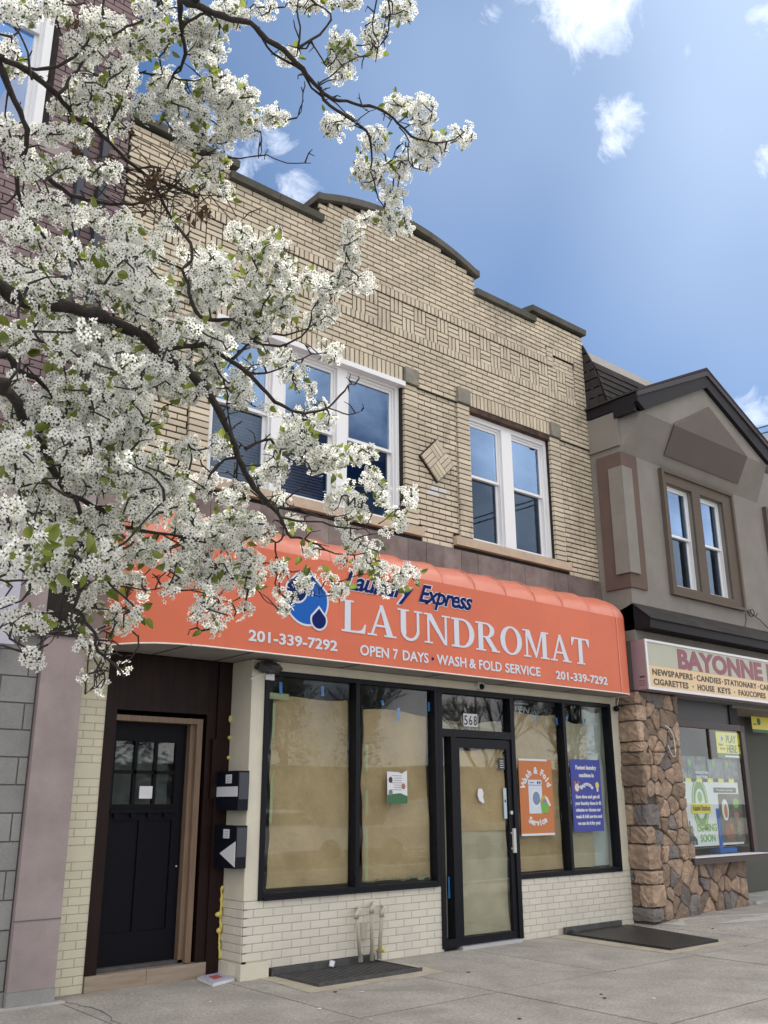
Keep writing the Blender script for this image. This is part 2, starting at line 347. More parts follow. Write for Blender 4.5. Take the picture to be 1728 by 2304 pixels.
# text
_dg = None
def text_mesh(s, m, x0, z0, h, x1=None, bold=0., shear=0., y=0., depth=.003, space=1., rot=0., align=None):
    cu = bpy.data.curves.new('t', 'FONT'); cu.body = s; cu.size = 1; cu.offset = bold; cu.shear = shear; cu.extrude = .01; cu.space_character = space; cu.resolution_u = 3
    o = bpy.data.objects.new('t', cu); col.objects.link(o); bpy.context.view_layer.update()
    me = bpy.data.meshes.new_from_object(o.evaluated_get(bpy.context.evaluated_depsgraph_get())); bpy.data.objects.remove(o)
    n = len(me.vertices); co = np.zeros(n*3); me.vertices.foreach_get('co', co); co = co.reshape(-1, 3)
    sz = h/.729; sx = sz; mn, mx = co[:, 0].min(), co[:, 0].max()
    if x1 is not None: sx = (x1-x0)/(mx-mn)
    X = (co[:, 0]-mn)*sx; Z = co[:, 1]*sz
    if align == 'c': X -= (mx-mn)*sx/2
    c, s_ = math.cos(rot), math.sin(rot); X, Z = X*c-Z*s_, X*s_+Z*c
    out = np.stack([x0+X, y-np.clip((co[:, 2]+.01)/.02, 0, 1)*depth, z0+Z], 1)
    me.vertices.foreach_set('co', out.ravel()); me.materials.clear(); me.materials.append(m); me.update(); return me
def text(name, s, m, parent, *a, **k):
    me = text_mesh(s, m, *a, **k); me.name = name; o = bpy.data.objects.new(name, me); link(o, parent); return o
def arc_text(name, s, m, parent, cx, cz, rad, a0, a1, h, y, squeeze=1., below=False, bold=.02):
    vs = []; fs = []
    for i, c in enumerate(s):
        if c == ' ': continue
        a = a0+(a1-a0)*i/(len(s)-1)
        me = text_mesh(c, m, 0, 0, h, bold=bold, y=y, align='c', rot=0); n = len(me.vertices); co = np.zeros(n*3); me.vertices.foreach_get('co', co); co = co.reshape(-1, 3)
        rt = (a-PI/2) if not below else (a+PI/2)
        X, Z = co[:, 0]*1., co[:, 2]; cc, ss = math.cos(rt), math.sin(rt)
        X2 = (cx+rad*math.cos(a)+X*cc-Z*ss); Z2 = cz+rad*math.sin(a)+X*ss+Z*cc; X2 = cx+(X2-cx)*squeeze
        o = len(vs); vs += list(zip(X2, co[:, 1], Z2)); fs += [tuple(o+j for j in p.vertices) for p in me.polygons]; bpy.data.meshes.remove(me)
    mb = MB(); mb.v = vs; mb.f = fs; return mb.build(name, m, parent)
# serif capitals on a unit cap height
def rect(a, b, c, d): return [(a, b), (c, b), (c, d), (a, d)]
def ringp(cx, cy, ro, so_, ri, si, a0, a1, n=20):
    o = [(cx+ro*math.cos(a0+(a1-a0)*i/n), cy+so_*math.sin(a0+(a1-a0)*i/n)) for i in range(n+1)]
    return o+[(cx+ri*math.cos(a1+(a0-a1)*i/n), cy+si*math.sin(a1+(a0-a1)*i/n)) for i in range(n+1)]
GLY = {
 'L': (.80, [rect(.10, 0, .29, 1), rect(0, .945, .39, 1), rect(0, 0, .70, .065), [(.50, 0), (.76, 0), (.80, .30), (.76, .30), (.66, .11), (.50, .065)]]),
 'A': (.99, [[(.11, .03), (.19, .03), (.48, .88), (.44, .99)], [(.40, 1), (.52, 1), (.88, .03), (.67, .03)], rect(.24, .29, .74, .36), rect(.0, 0, .32, .055), rect(.57, 0, .99, .055)]),
 'U': (.90, [rect(.11, .32, .30, 1), rect(0, .945, .41, 1), rect(.69, .32, .78, 1), rect(.59, .945, .90, 1), ringp(.445, .33, .335, .35, .235, .26, PI, 2*PI), [(.11, .33), (.30, .33), (.30, .18), (.17, .14)]]),
 'N': (1.0, [rect(.13, 0, .21, 1), [(.06, 1), (.29, 1), (.88, 0), (.77, 0)], rect(.79, 0, .87, 1), rect(0, .945, .25, 1), rect(.02, 0, .33, .055), rect(.68, .945, 1.0, 1)]),
 'D': (.92, [rect(.11, 0, .30, 1), rect(0, .935, .47, 1), rect(0, 0, .47, .065), ringp(.42, .5, .49, .5, .29, .435, -PI/2, PI/2)]),
 'R': (.98, [rect(.11, 0, .30, 1), rect(0, 0, .41, .055), rect(0, .94, .45, 1), ringp(.42, .73, .36, .27, .17, .21, -PI/2, PI/2), rect(.29, .46, .45, .52), [(.36, .48), (.56, .49), (.90, .03), (.68, .03)], rect(.64, 0, .98, .055)]),
 'O': (.94, [ringp(.47, .5, .47, .515, .265, .45, 0, 2*PI, 36)]),
 'M': (1.20, [rect(.13, 0, .21, 1), [(.09, 1), (.31, 1), (.63, .10), (.56, 0)], [(.53, 0), (.60, 0), (.93, 1), (.85, 1)], rect(.88, 0, 1.07, 1), rect(0, .945, .2, 1), rect(.02, 0, .33, .055), rect(.78, 0, 1.18, .055), rect(.98, .945, 1.18, 1)]),
 'T': (.88, [rect(.345, 0, .535, 1), rect(.235, 0, .645, .055), rect(.0, .94, .88, 1), [(0, .95), (.0, .68), (.035, .68), (.15, .95)], [(.88, .95), (.88, .68), (.845, .68), (.73, .95)]])}
def serif(name, s, m, parent, x0, x1, z0, h, y, gap=.05, taper=None):
    tw = sum(GLY[c][0] for c in s)+gap*(len(s)-1); sx = (x1-x0)/tw; x = x0
    for c in s:
        mb = MB()
        for i, p in enumerate(GLY[c][1]): mb.prism([(x+a*sx, z0+b*h) for a, b in p], y-.003-.0004*i, y)
        mb.build(name, m, parent); x += (GLY[c][0]+gap)*sx
# ------------------------------------------------------------------ GROUND
def gz(x): return .065*min(max((x-10.45)/.7, 0), 1)
ground = MB().box(-400, 400, -400, 400, -.5, -.16).build('ground', ASPH, kind='structure')
road = MB().box(-60, 80, -17.5, -5.2, -.155, -.13).build('road', ASPH, kind='structure')
sw = MB().box(-60, 80, -5.0, 20, -.15, -.012).build('sidewalk', JOINT, kind='structure')
kerb = MB().box(-60, 80, -5.2, -5.0, -.15, .0).build('kerb', CONCL, kind='structure')
xs = [-6, -4.0, -2.5, -1.05, .4, 1.83, 3.27, 4.72, 6.20, 7.66, 9.10, 10.62]; x = 10.62
while x < 22: x += 1.5; xs.append(x)
ys = [-5.0, -3.45, -1.85, 3.0]
for i in range(len(xs)-1):
    for j in range(len(ys)-1):
        a, b, c, d = xs[i]+.008, xs[i+1]-.008, ys[j]+.008, ys[j+1]-.008; mb = MB(); n = 10
        holes = []
        for k in range(n+1):
            xx = a+(b-a)*k/n; z = gz(xx)+.0015*math.sin(i*3.1+j*1.7); mb.v += [(xx, c, z), (xx, d, z), (xx, c, -.012), (xx, d, -.012)]
        for k in range(n):
            o = k*4; mb.f += [(o, o+4, o+5, o+1), (o, o+2, o+6, o+4), (o+1, o+5, o+7, o+3)]
        mb.f += [(0, 1, 3, 2), (n*4, n*4+2, n*4+3, n*4+1)]
        mb.build('sidewalk_slab', CONC, sw)
for y in (-7.3, -12.4): MB().box(-60, 80, y-.06, y+.06, -.130, -.126).build('road_line', LINE, road)
for k in range(14): MB().box(-5+k*3.2, -4.9+k*3.2, -16.5, -12.6, -.130, -.1262).build('parking_line', LINE, road)
# irregular cement repairs
def blob(name, m, pts, z, parent=sw, sub=4, amp=.03):
    out = []
    for i in range(len(pts)):
        a, b = pts[i], pts[(i+1) % len(pts)]
        for k in range(sub): t = k/sub; out.append((a[0]+(b[0]-a[0])*t+random.uniform(-amp, amp), a[1]+(b[1]-a[1])*t+random.uniform(-amp, amp)))
    mb = MB(); mb.prism(out, .001, .001+z, ax='z'); mb.v = [(v[0], v[1], v[2]+gz(v[0])) for v in mb.v]; return mb.build(name, m, parent)
blob('cement_patch', CONCL, [(5.02, -.01), (5.02, -.86), (6.5, -.90), (6.56, -.2), (6.36, -.02)], .004)
blob('cement_patch', CONCL, [(9.0, -.01), (8.98, -1.66), (10.2, -1.66), (10.58, -.03)], .004)
blob('cement_smear', CONCW, [(10.75, -.42), (11.5, -.38), (14, -1.3), (17, -2.2), (16.5, -2.8), (13, -1.9), (11.2, -.95)], .004, amp=.09)
# gum / litter flecks on the pavement
for k in range(26):
    p = (random.uniform(4, 12), random.uniform(-3.2, -.5)); r = random.uniform(.008, .02)
    MB().prism(circ(p[0], p[1], r, r*random.uniform(.5, 1), 7), gz(p[0])+.0045, gz(p[0])+.008, ax='z').build('gum_spot' if k % 3 else 'paper_scrap', JOINT if k % 3 else PWHITE, sw)
pt_ = MB()
for k in range(420):
    x_, y_ = random.gauss(3.6, 1.6), random.uniform(-4.2, .3)
    if x_ < 1 or (x_ > 4.8 and y_ > -.05): continue
    r_ = random.uniform(.004, .008); a_ = random.uniform(0, 6.28); z_ = gz(x_)+.006
    pt_.add([(x_+r_*math.cos(a_+q*2.1), y_+r_*math.sin(a_+q*2.1), z_+random.uniform(0, .004)) for q in range(3)], [(0, 1, 2)])
tag(pt_.build('fallen_petals', PETAL), kind='stuff')
def crack(pts, w_=.004):
    out = []
    for a, b in zip(pts[:-1], pts[1:]):
        n = max(2, int(math.hypot(b[0]-a[0], b[1]-a[1])/.07))
        for k in range(n): t = k/n; out.append((a[0]+(b[0]-a[0])*t+random.gauss(0, .009), a[1]+(b[1]-a[1])*t+random.gauss(0, .009)))
    out.append(pts[-1]); L_ = [(p[0]-w_*random.uniform(.3, 1), p[1]-w_*.4) for p in out]; R_ = [(p[0]+w_*random.uniform(.3, 1), p[1]+w_*.4) for p in reversed(out)]
    mb = MB(); n = len(out)
    for p, q in zip(L_, reversed(R_)): mb.v += [(p[0], p[1], gz(p[0])+.0042), (q[0], q[1], gz(q[0])+.0042)]
    mb.f = [(i*2, i*2+1, i*2+3, i*2+2) for i in range(n-1)]; mb.build('crack', JOINT, sw)
crack([(3.3, .2), (3.4, -.3), (3.31, -.9)], .006); crack([(4.83, -.05), (5.3, -.95), (5.9, -1.5)]); crack([(6.5, -.9), (7.1, -1.3), (7.6, -1.9)]); crack([(8.2, -.05), (8.4, -.8), (8.1, -1.8)]); crack([(11.3, -.9), (12.5, -1.2), (13.6, -2.0)])
# ------------------------------------------------------------------ LAUNDROMAT BUILDING
XL, XR, MW = 3.185, 10.70, .15; CX = 6.98
bl = empty('brick_building', (CX, .4, 0), 'two storey buff brick building with a curved parapet and a laundromat at street level', 'building')
def ptop(x):
    ax = abs(x-CX)
    if ax < 1.35: return 8.53+.27*(1-(ax/1.35)**2)
    return 8.25 if ax < 2.55 else 8.42
def arch_pts(off=0., x0=CX-1.35, x1=CX+1.35, n=16): return [(x0+(x1-x0)*i/n, ptop(min(max(x0+(x1-x0)*i/n, CX-1.349), CX+1.349))+off) for i in range(n+1)]
outer = [(XL, 2.87), (XR, 2.87), (XR, 8.42), (CX+2.55, 8.42), (CX+2.55, 8.25), (CX+1.35, 8.25)]+list(reversed(arch_pts()))+[(CX-1.35, 8.25), (CX-2.55, 8.25), (CX-2.55, 8.42), (XL, 8.42)]
WLF = (4.30, 6.965, 4.68, 6.52); WRT = (8.13, 9.755, 4.68, 6.52)
wall = MB().prism(outer, MW+.017, .55, holes=[rect(WLF[0], WLF[2], WLF[1], WLF[3]), rect(WRT[0], WRT[2], WRT[1], WRT[3])]).build('wall', MORTAR, bl)
box('side_wall', MORTAR, bl, XR-.2, XR-.002, .55, 14, 0, 8.0); box('side_wall', MORTAR, bl, XL, XL+.2, .55, 14, 0, 8.0); box('roof', ROOFG, bl, XL+.2, XR-.2, .55, 14, 7.6, 7.7)
sol_h, sol_w = .11, .0705
ex = [(WLF[0]-.235, WLF[1]+.235, 4.55, 6.72), (WRT[0]-.225, WRT[1]+.215, 4.55, 6.72), (3.87, 4.2, 4.55, 4.68), (9.7, 10.035, 4.55, 4.68), (7.795, 8, 4.55, 4.68), (7.0, 7.265, 4.55, 4.68),
      (3.53, 10.43, 7.137, 7.765), (3.51, 4.155, 7.765, 7.968), (9.805, 10.45, 7.765, 7.968)]
def ytop(z):
    e = []
    if z > 8.24:
        for s in (-1, 1):
            e.append((min(CX+s*1.35, CX+s*2.55), max(CX+s*1.35, CX+s*2.55), 0, 9))
    if z > 8.42: e += [(XL-1, CX-2.5, 0, 9), (CX+2.5, XR+1, 0, 9)]
    if z > 8.53:
        hw = 1.35*math.sqrt(max(0, 1-(z-8.53)/.27)); e += [(XL-1, CX-hw, 0, 9), (CX+hw, XR+1, 0, 9)]
    return e
yb = lambda z: MW-.018 if z > 6.52 else MW
B = courses(XL, XR, 4.50, 8.84, .0694, .2125, ex, yb, .0175, top=ytop, org=3.31, vj=.0115)
lay(B, wall, BRICK, 'brick', 290, .03, .0012)
# stacked pilasters of single bricks beside the windows
PB = []
for x0, x1 in ((WLF[0]-.228, WLF[0]), (WLF[1]+.02, WLF[1]+.228), (WRT[0]-.222, WRT[0]), (WRT[1], WRT[1]+.212)):
    for k in range(26): PB.append(((x0+x1)/2, MW-.025, 4.685+.07*k+.035, x1-x0-.003, .0555))
    pass
for n_, (x0, x1) in enumerate(((WLF[0]-.225, WLF[0]), (WLF[1]+.022, WLF[1]+.225), (WRT[0]-.219, WRT[0]-.001), (WRT[1]+.001, WRT[1]+.209))):
    pil = MB().box(x0+.003, x1-.003, MW-.012, MW+.1, 4.68, 6.51).build('pilaster', MORTAR, bl); lay(PB[n_*26:n_*26+26], pil, BRICK, 'brick', 300, .12, .001)
# soldier courses over the windows, in the bands, and basket weave
S = []
def soldiers(x0, x1, z0, z1, y):
    n = round((x1-x0)/sol_w); wv = (x1-x0)/n
    for i in range(n): S.append((x0+wv*(i+.5), y, (z0+z1)/2, wv-.0165, z1-z0-.008))
soldiers(WLF[0], WLF[1], 6.52, 6.718, MW-.026); soldiers(WRT[0], WRT[1]+.01, 6.52, 6.718, MW-.026)
soldiers(4.16, 9.80, 7.652, 7.765, MW-.024); soldiers(3.53, 10.43, 7.139, 7.247, MW-.024)
soldiers(3.52, 4.02, 7.855, 7.966, MW-.024); soldiers(9.94, 10.44, 7.855, 7.966, MW-.024)
sm = MB()
for a in ((WLF[0], WLF[1], 6.522, 6.714), (WRT[0], WRT[1], 6.522, 6.714), (4.16, 9.80, 7.655, 7.762), (3.53, 10.43, 7.14, 7.244), (3.52, 4.02, 7.858, 7.963), (9.94, 10.44, 7.858, 7.963)): sm.box(a[0]+.003, a[1]-.003, MW-.010, MW+.02, a[2], a[3])
sm = sm.build('soldier_course', MORTAR, bl); lay(S, sm, BRICK, 'soldier_brick', 298, .05, .002)
for k in range(4):
    for xx in (9.87, 4.09): S2 = brick_mb(xx, MW-.03, 7.69+.0745*k, .125, .064, .04).build('brick', BRICK, sm)
wv = MB().box(3.532, 10.428, MW+.004, MW+.012, 7.25, 7.65).build('weave_panel', MORTAR, bl)
bw = .2030; WB = []
for r in range(2):
    for i in range(34):
        x0 = 3.53+i*bw; z0 = 7.248+r*.2015
        if (i+r) % 2 == 0:
            for k in range(3): WB.append((x0+bw/2, MW-.008, z0+.0336+.0672*k, bw-.013, .0510))
        else:
            for k in range(3): WB.append((x0+bw*(k+.5)/3, MW-.008, z0+.1008, bw/3-.0165, .190))
lay(WB, wv, BRICK, 'weave_brick', 300, .02, .0015)
# plain bricks inside the two raised end panels
lay(courses(4.16-.64, 4.02, 7.765, 7.845, .07, .2125, (), MW+.002, .0105, org=.05)+courses(9.945, 10.435, 7.652, 7.845, .0640, .2125, (), MW+.002, .0105, org=.02)+courses(3.53, 4.02, 7.652, 7.775, .0615, .2125, (), MW+.002, .0105, org=.02), wv, BRICK, 'brick', 60, .015)
# limestone blocks
for x0, x1 in ((4.05, 4.285), (6.985, 7.20), (7.898, 8.122), (9.765, 9.965)): box('corner_block', KEYST, bl, x0, x1, MW-.06, MW+.05, 6.515, 6.722)
for x0, x1 in ((3.86, 7.262), (7.800, 10.03)):
    box('window_sill', SILL, bl, x0, x1, MW-.055, MW+.14, 4.555, 4.665)
# diamond of raised bricks
dm = MB().prism([(7.52-.295, 5.595), (7.52, 5.595-.295), (7.52+.295, 5.595), (7.52, 5.595+.295)], MW-.022, MW+.012).build('diamond_ornament', MORTAR, bl)
for (cx, cz, hor) in ((-.1, .1, 1), (.1, .1, 0), (.1, -.1, 1), (-.1, -.1, 0)):
    for k in range(3):
        off = (k-1)*.067; x, z = (cx, cz+off) if hor else (cx+off, cz); a, b = (.192, .057) if hor else (.057, .192)
        pts = []
        for sx, sz in ((-1, -1), (1, -1), (1, 1), (-1, 1)):
            u, v = x+sx*a/2, z+sz*b/2; pts.append((7.52+(u-v)*.7071*1.0, 5.595+(u+v)*.7071))
        MB().prism(pts, MW-.045, MW-.02).build('ornament_brick', BRICK, dm)
for x_, z_, w_ in ((7.46, 5.158, .196), (7.63, 5.228, .14), (7.49, 5.228, .12)): brick_mb(x_, MW-.0015, z_, w_, .052, .01).build('brick', mat('whitewashed_brick', (.55, .55, .55), .8), wall)
for a_, b_ in ((7.205, 7.895), (9.97, 10.695)): box('belt_shadow', MORTAR, bl, a_, b_, MW-.022, MW+.01, 6.499, 6.514)  # black strip: the shadow line under the projecting belt, put in as colour
# slate tile fascia under the sills
fa = MB().box(XL, XR-.003, MW-.004, MW+.02, 2.9, 4.50).build('tile_fascia', JOINT, bl)
k = 0; x = XL+.01
while x < XR-.05:
    x2 = min(x+.294, XR-.006)
    MB().box(x+.002, x2-.003, MW-.02-.002*(k % 3), MW-.005, 4.10, 4.497).build('slate_tile', TILE, fa)
    x = x2; k += 1
box('fascia_panel', TILE, bl, XL+.002, 3.60, MW-.015, MW-.005, 2.88, 4.095)
# parapet coping
cp = MB().box(XL, XR, MW+.01, MW+.3, 8.0, 8.2).build('parapet_core', MORTAR, bl)
def coping(x0, x1, z, n, e0=0, e1=0):
    for i in range(n):
        a, b = x0+(x1-x0)*i/n, x0+(x1-x0)*(i+1)/n
        mb = MB(); mb.prism([(MW-.075, z), (MW-.085, z+.085), (MW+.1, z+.11), (MW+.36, z+.10), (MW+.36, z)], a+(.004 if i else 0)-e0*(i == 0), b-.004+e1*(i == n-1), ax='x'); mb.build('coping_stone', COPING, bl)
coping(XL-.03, CX-2.55, 8.421, 1, 0, .05); coping(CX-2.60, CX-1.30, 8.251, 2, .0, .0); coping(CX+1.33, CX+2.58, 8.251, 2); coping(CX+2.50, XR+.03, 8.421, 1)
na = 6
for i in range(na):
    a, b = CX-1.40+2.80*i/na, CX-1.40+2.80*(i+1)/na; p = arch_pts(.002, a+.003, b-.003, 6); q = [(u, v+.092) for u, v in reversed(p)]
    MB().prism(p+q, MW-.08, MW+.36).build('coping_stone', COPING, bl)
# ---------------- upstairs windows
def sash_window(parent, name, x0, x1, z0, z1, y, fm, fw=.045, mid=None, label=None, up=GL_UP, lo=GL_LO):
    mid = mid or (z0+z1)/2; mb = MB()
    mb.box(x0, x0+fw*.5, y, y+.10, z0, z1).box(x1-fw*.5, x1, y, y+.10, z0, z1).box(x0+fw*.5, x1-fw*.5, y, y+.10, z1-fw*.6, z1).box(x0+fw*.5, x1-fw*.5, y, y+.10, z0, z0+fw*.6)
    wn = mb.build(name, fm, parent)
    a, b = x0+fw*.5, x1-fw*.5
    def sash(z0, z1, y, w_, nm):
        m = MB(); m.box(a, a+w_, y, y+.03, z0, z1).box(b-w_, b, y, y+.03, z0, z1).box(a+w_, b-w_, y, y+.03, z1-w_, z1).box(a+w_, b-w_, y, y+.03, z0, z0+w_); m.build(nm, fm, wn)
    sash(mid-.02, z1-fw*.6, y+.018, .035, 'upper_sash'); sash(z0+fw*.6, mid+.015, y+.055, .035, 'lower_sash')
    MB().box(a+.035, b-.035, y+.030, y+.033, mid+.015, z1-fw*.6-.035).build('pane', up, wn)
    MB().box(a+.035, b-.035, y+.068, y+.071, z0+fw*.6+.035, mid-.02).build('pane', lo, wn)
    return wn
wy = MW+.09
def surround(x0, x1, z0, z1, mulls, y=wy):
    mb = MB().box(x0, x0+.055, y-.03, y+.11, z0, z1).box(x1-.055, x1, y-.03, y+.11, z0, z1).box(x0+.055, x1-.055, y-.03, y+.11, z1-.07, z1).box(x0+.055, x1-.055, y-.03, y+.11, z0, z0+.03)
    for a, b in mulls: mb.box(a, b, y-.035, y+.12, z0+.03, z1-.07)
    return mb.build('window_frame', WHITE, bl)
f1 = surround(4.31, 6.96, 4.668, 6.50, ((5.10, 5.25), (6.00, 6.15)))
for a, b in ((4.365, 5.10), (5.25, 6.00), (6.15, 6.905)): sash_window(bl, 'window', a+.002, b-.002, 4.70, 6.428, wy, WHITE, mid=5.60)
f2 = surround(8.14, 9.75, 4.668, 6.44, ((8.815, 9.02),))
for a, b in ((8.195, 8.815), (9.02, 9.695)): sash_window(bl, 'window', a+.002, b-.002, 4.70, 6.368, wy, WHITE, mid=5.60)
box('drip_cap', WHITE, bl, 4.31, 6.985, MW-.05, MW+.1, 6.452, 6.515)
box('steel_lintel', RUST, bl, 8.13, 9.75, MW-.02, MW+.1, 6.445, 6.512)
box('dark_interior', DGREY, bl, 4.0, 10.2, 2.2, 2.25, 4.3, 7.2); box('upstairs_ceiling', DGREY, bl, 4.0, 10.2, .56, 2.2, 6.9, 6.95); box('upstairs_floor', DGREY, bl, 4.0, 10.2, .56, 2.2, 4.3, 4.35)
for a, b in ((4.40, 5.06), (5.27, 5.96)):
    m = MB()
    for k in range(22): m.box(a, b, .40, .42, 4.75+.036*k, 4.772+.036*k)
    m.build('blind', ROOM, bl)
# ---------------- shopfront
SF = empty  # (alias kept short)
box('corner_column', CREAM, bl, 4.85, 4.998, 0.0, .38, .652, 2.85)
box('right_column', CREAM, bl, 10.502, 10.68, 0.0, .35, .652, 2.85)
box('header', CREAM, bl, 4.998, 10.502, .0, .35, 2.762, 2.85)
bk = MB().box(4.853, 7.345, .004, .36, .073, .648).box(4.853, 5.14, .004, .36, .0, .073).box(6.38, 7.345, .004, .36, .0, .073).box(8.562, 10.683, .004, .36, 0, .648).box(4.8505, 4.9, .004, .375, 0, .648).build('bulkhead', PMORT, bl)
PBk = courses(4.852, 7.345, .0, .651, .0723, .2143, [(4.84, 5.12, -1, .14), (5.10, 6.385, -1, .06)], 0., .008, org=4.852)+courses(8.562, 10.682, .0, .651, .0723, .2143, [(9.2, 10.35, -1, .05)], 0., .008, org=8.60)
lay(PBk, bk, PBRICK, 'painted_brick', 400, .01, .001)
for r in range(9):   # the return on the left of the shop
    if r < 2: continue
    zc = .0723*(r+.5); sp = (0.004, .12, .33) if r % 2 else (.004, .22, .376)
    for a, b in zip(sp[:-1], sp[1:]):
        o = bpy.data.objects.new('painted_brick', brick_mesh(b-a-.008, .0643, .01, PBRICK)); o.location = (4.845, (a+b)/2, zc); o.rotation_euler = (0, 0, -PI/2); link(o, bk)
blob('cement_footing', CREAM, [(4.83, -.03), (5.12, -.025), (5.10, .2), (4.83, .38)], .13, parent=bk, amp=.008)
# aluminium frame members
fr = MB(); FY0, FY1 = -.018, .10
for a, b in ((5.00, 5.05), (6.13, 6.18), (7.255, 7.308), (7.312, 7.372), (8.505, 8.572), (9.49, 9.54), (10.45, 10.50)):
    fr.box(a, b, FY0, FY1, .03 if 7.3 < a < 8.55 else .65, 2.757)
fr.box(5.05, 6.13, FY0+.002, FY1, 2.712, 2.757).box(6.18, 7.255, FY0+.002, FY1, 2.712, 2.757).box(7.372, 8.505, FY0+.002, FY1, 2.70, 2.757).box(8.572, 9.49, FY0+.002, FY1, 2.712, 2.757).box(9.54, 10.45, FY0+.002, FY1, 2.712, 2.757)
fr.box(5.05, 6.13, FY0+.002, FY1, .652, .705).box(6.18, 7.255, FY0+.002, FY1, .652, .705).box(8.572, 9.49, FY0+.002, FY1, .652, .705).box(9.54, 10.45, FY0+.002, FY1, .652, .705)
fr.box(7.372, 8.505, FY0+.002, FY1, 2.215, 2.30).box(7.372, 7.50, FY0+.002, FY1, .03, .115).box(7.50, 7.585, FY0+.002, FY1, .03, 2.215).box(5.05, 7.255, -.03, -.019, .645, .672)
fr = fr.build('shopfront_frame', BLACKF, bl)
for a, b, c, d in ((5.05, 6.13, .705, 2.712), (6.18, 7.255, .705, 2.712), (8.572, 9.49, .705, 2.712), (9.54, 10.45, .705, 2.712), (7.372, 8.505, 2.30, 2.70), (7.372, 7.50, .115, 2.215)):
    MB().box(a, b, .045, .049, c, d).build('window_pane', GL_SH, bl)
# shop door
sdm = MB().box(7.59, 7.645, .0, .045, .035, 2.205).box(8.43, 8.50, .0, .045, .035, 2.205).box(7.645, 8.43, .0, .045, 2.10, 2.205).box(7.645, 8.43, .0, .045, .035, .115).build('shop_door', BLACKF, bl)
MB().box(7.645, 8.43, .02, .024, .115, 2.10).build('pane', GL_SH, sdm)
hd = MB().box(8.435, 8.475, -.055, -.03, .945, 1.21).box(8.44, 8.47, -.03, .0, .98, 1.0).box(8.44, 8.47, -.03, .0, 1.15, 1.17).build('pull_handle', ALU, sdm)
MB().tube([(8.46, -.018, 1.385), (8.46, .0, 1.385)], .021, 14).build('lock_cylinder', ALU, sdm)
MB().box(7.56, 8.50, -.06, .06, .0, .033).build('threshold', ALU, bl)
# room behind the paper
box('shop_interior', ROOM, bl, 4.95, 10.6, 2.4, 2.45, 0, 2.85); box('shop_ceiling', ROOM, bl, 4.95, 10.6, .1, 2.4, 2.79, 2.84); box('shop_side', ROOM, bl, 4.955, 4.995, .385, 2.4, .2, 2.8); box('shop_side', ROOM, bl, 10.56, 10.6, .11, 2.4, .2, 2.8); box('shop_floor', ROOM, bl, 4.95, 10.6, .11, 2.4, .2, .25)
# kraft paper sheets
def sheet(name, m, x0, x1, z0, z1, y, label, cat='paper', amp=.02, sag=.02, parent=None, seed=0, group=None, tilt=0.):
    rr = random.Random(seed); nx, nz = 22, 40; mb = MB(); ph = [rr.uniform(0, 6) for _ in range(6)]; cr_ = [(rr.uniform(-.2, 1.2), rr.uniform(0, 1), rr.uniform(-1.2, 1.2), rr.uniform(.3, 1)*rr.choice((-1, 1))) for _ in range(9)]
    for j in range(nz+1):
        for i in range(nx+1):
            u, v = i/nx, j/nz; x = x0+(x1-x0)*u; z = z0+(z1-z0)*v
            if j == nz: z += sag*math.sin(u*5+ph[0])+tilt*(u-.5)
            if i == 0: x += .012*math.sin(v*9+ph[1])+.006*math.sin(v*31)
            if i == nx: x += .010*math.sin(v*7+ph[2])
            yy = y+amp*(math.sin(u*4+ph[3]+v*3)*.5+math.sin(v*11+ph[4])*.25*math.sin(u*6)+.2*math.sin(u*13+v*17+ph[5]))+amp*.45*sum(q[3]*math.exp(-((u-q[0])*math.cos(q[2])+(v-q[1])*2*math.sin(q[2]))**2*60) for q in cr_)
            mb.v.append((x, yy, z))
    for j in range(nz):
        for i in range(nx): a = j*(nx+1)+i; mb.f.append((a, a+1, a+nx+2, a+nx+1))
    o = mb.build(name, m, parent, smooth=True)
    if not parent: tag(o, label, cat, group)
    return o
sheet('kraft_paper', PAPER, 5.18, 6.14, .735, 2.53, .12, 'brown paper taped inside the leftmost shop window with a grey gap on its left', seed=1, tilt=.05)
sheet('kraft_paper', PAPER, 6.33, 7.25, .735, 2.46, .12, 'brown paper inside the shop window that holds the small flyer', seed=2, tilt=-.02)
sheet('kraft_paper', PAPER, 8.58, 9.50, .72, 2.565, .12, 'brown paper inside the shop window behind the orange washing machine poster', seed=3)
sheet('kraft_paper', PAPER2, 9.54, 10.12, .72, 2.50, .12, 'dull brown paper behind the blue laundry poster, white strip on its right', seed=4)
sheet('kraft_paper', PAPER, 7.66, 8.42, 1.19, 2.09, .05, 'crinkled brown paper inside the upper half of the shop door', seed=5, amp=.008)
sheet('kraft_paper', PAPER2, 7.65, 8.43, .12, 1.24, .062, 'greyish brown paper inside the lower half of the shop door', seed=6, amp=.010)
sheet('kraft_paper', PAPER2, 7.39, 7.50, .12, 2.19, .10, 'narrow brown paper strip beside the shop door', seed=7, amp=.004)
sheet('kraft_paper', PAPER2, 7.36, 8.50, 2.22, 2.41, .14, 'low strip of brown paper behind the glass with the 568 number', seed=9, sag=.03)
sheet('white_curtain', mat('white_sheet', (.50, .54, .53), .8, var=.1), 10.10, 10.48, .72, 2.66, .16, 'whitish hanging sheet at the right end of the rightmost shop window', cat='curtain', seed=8)
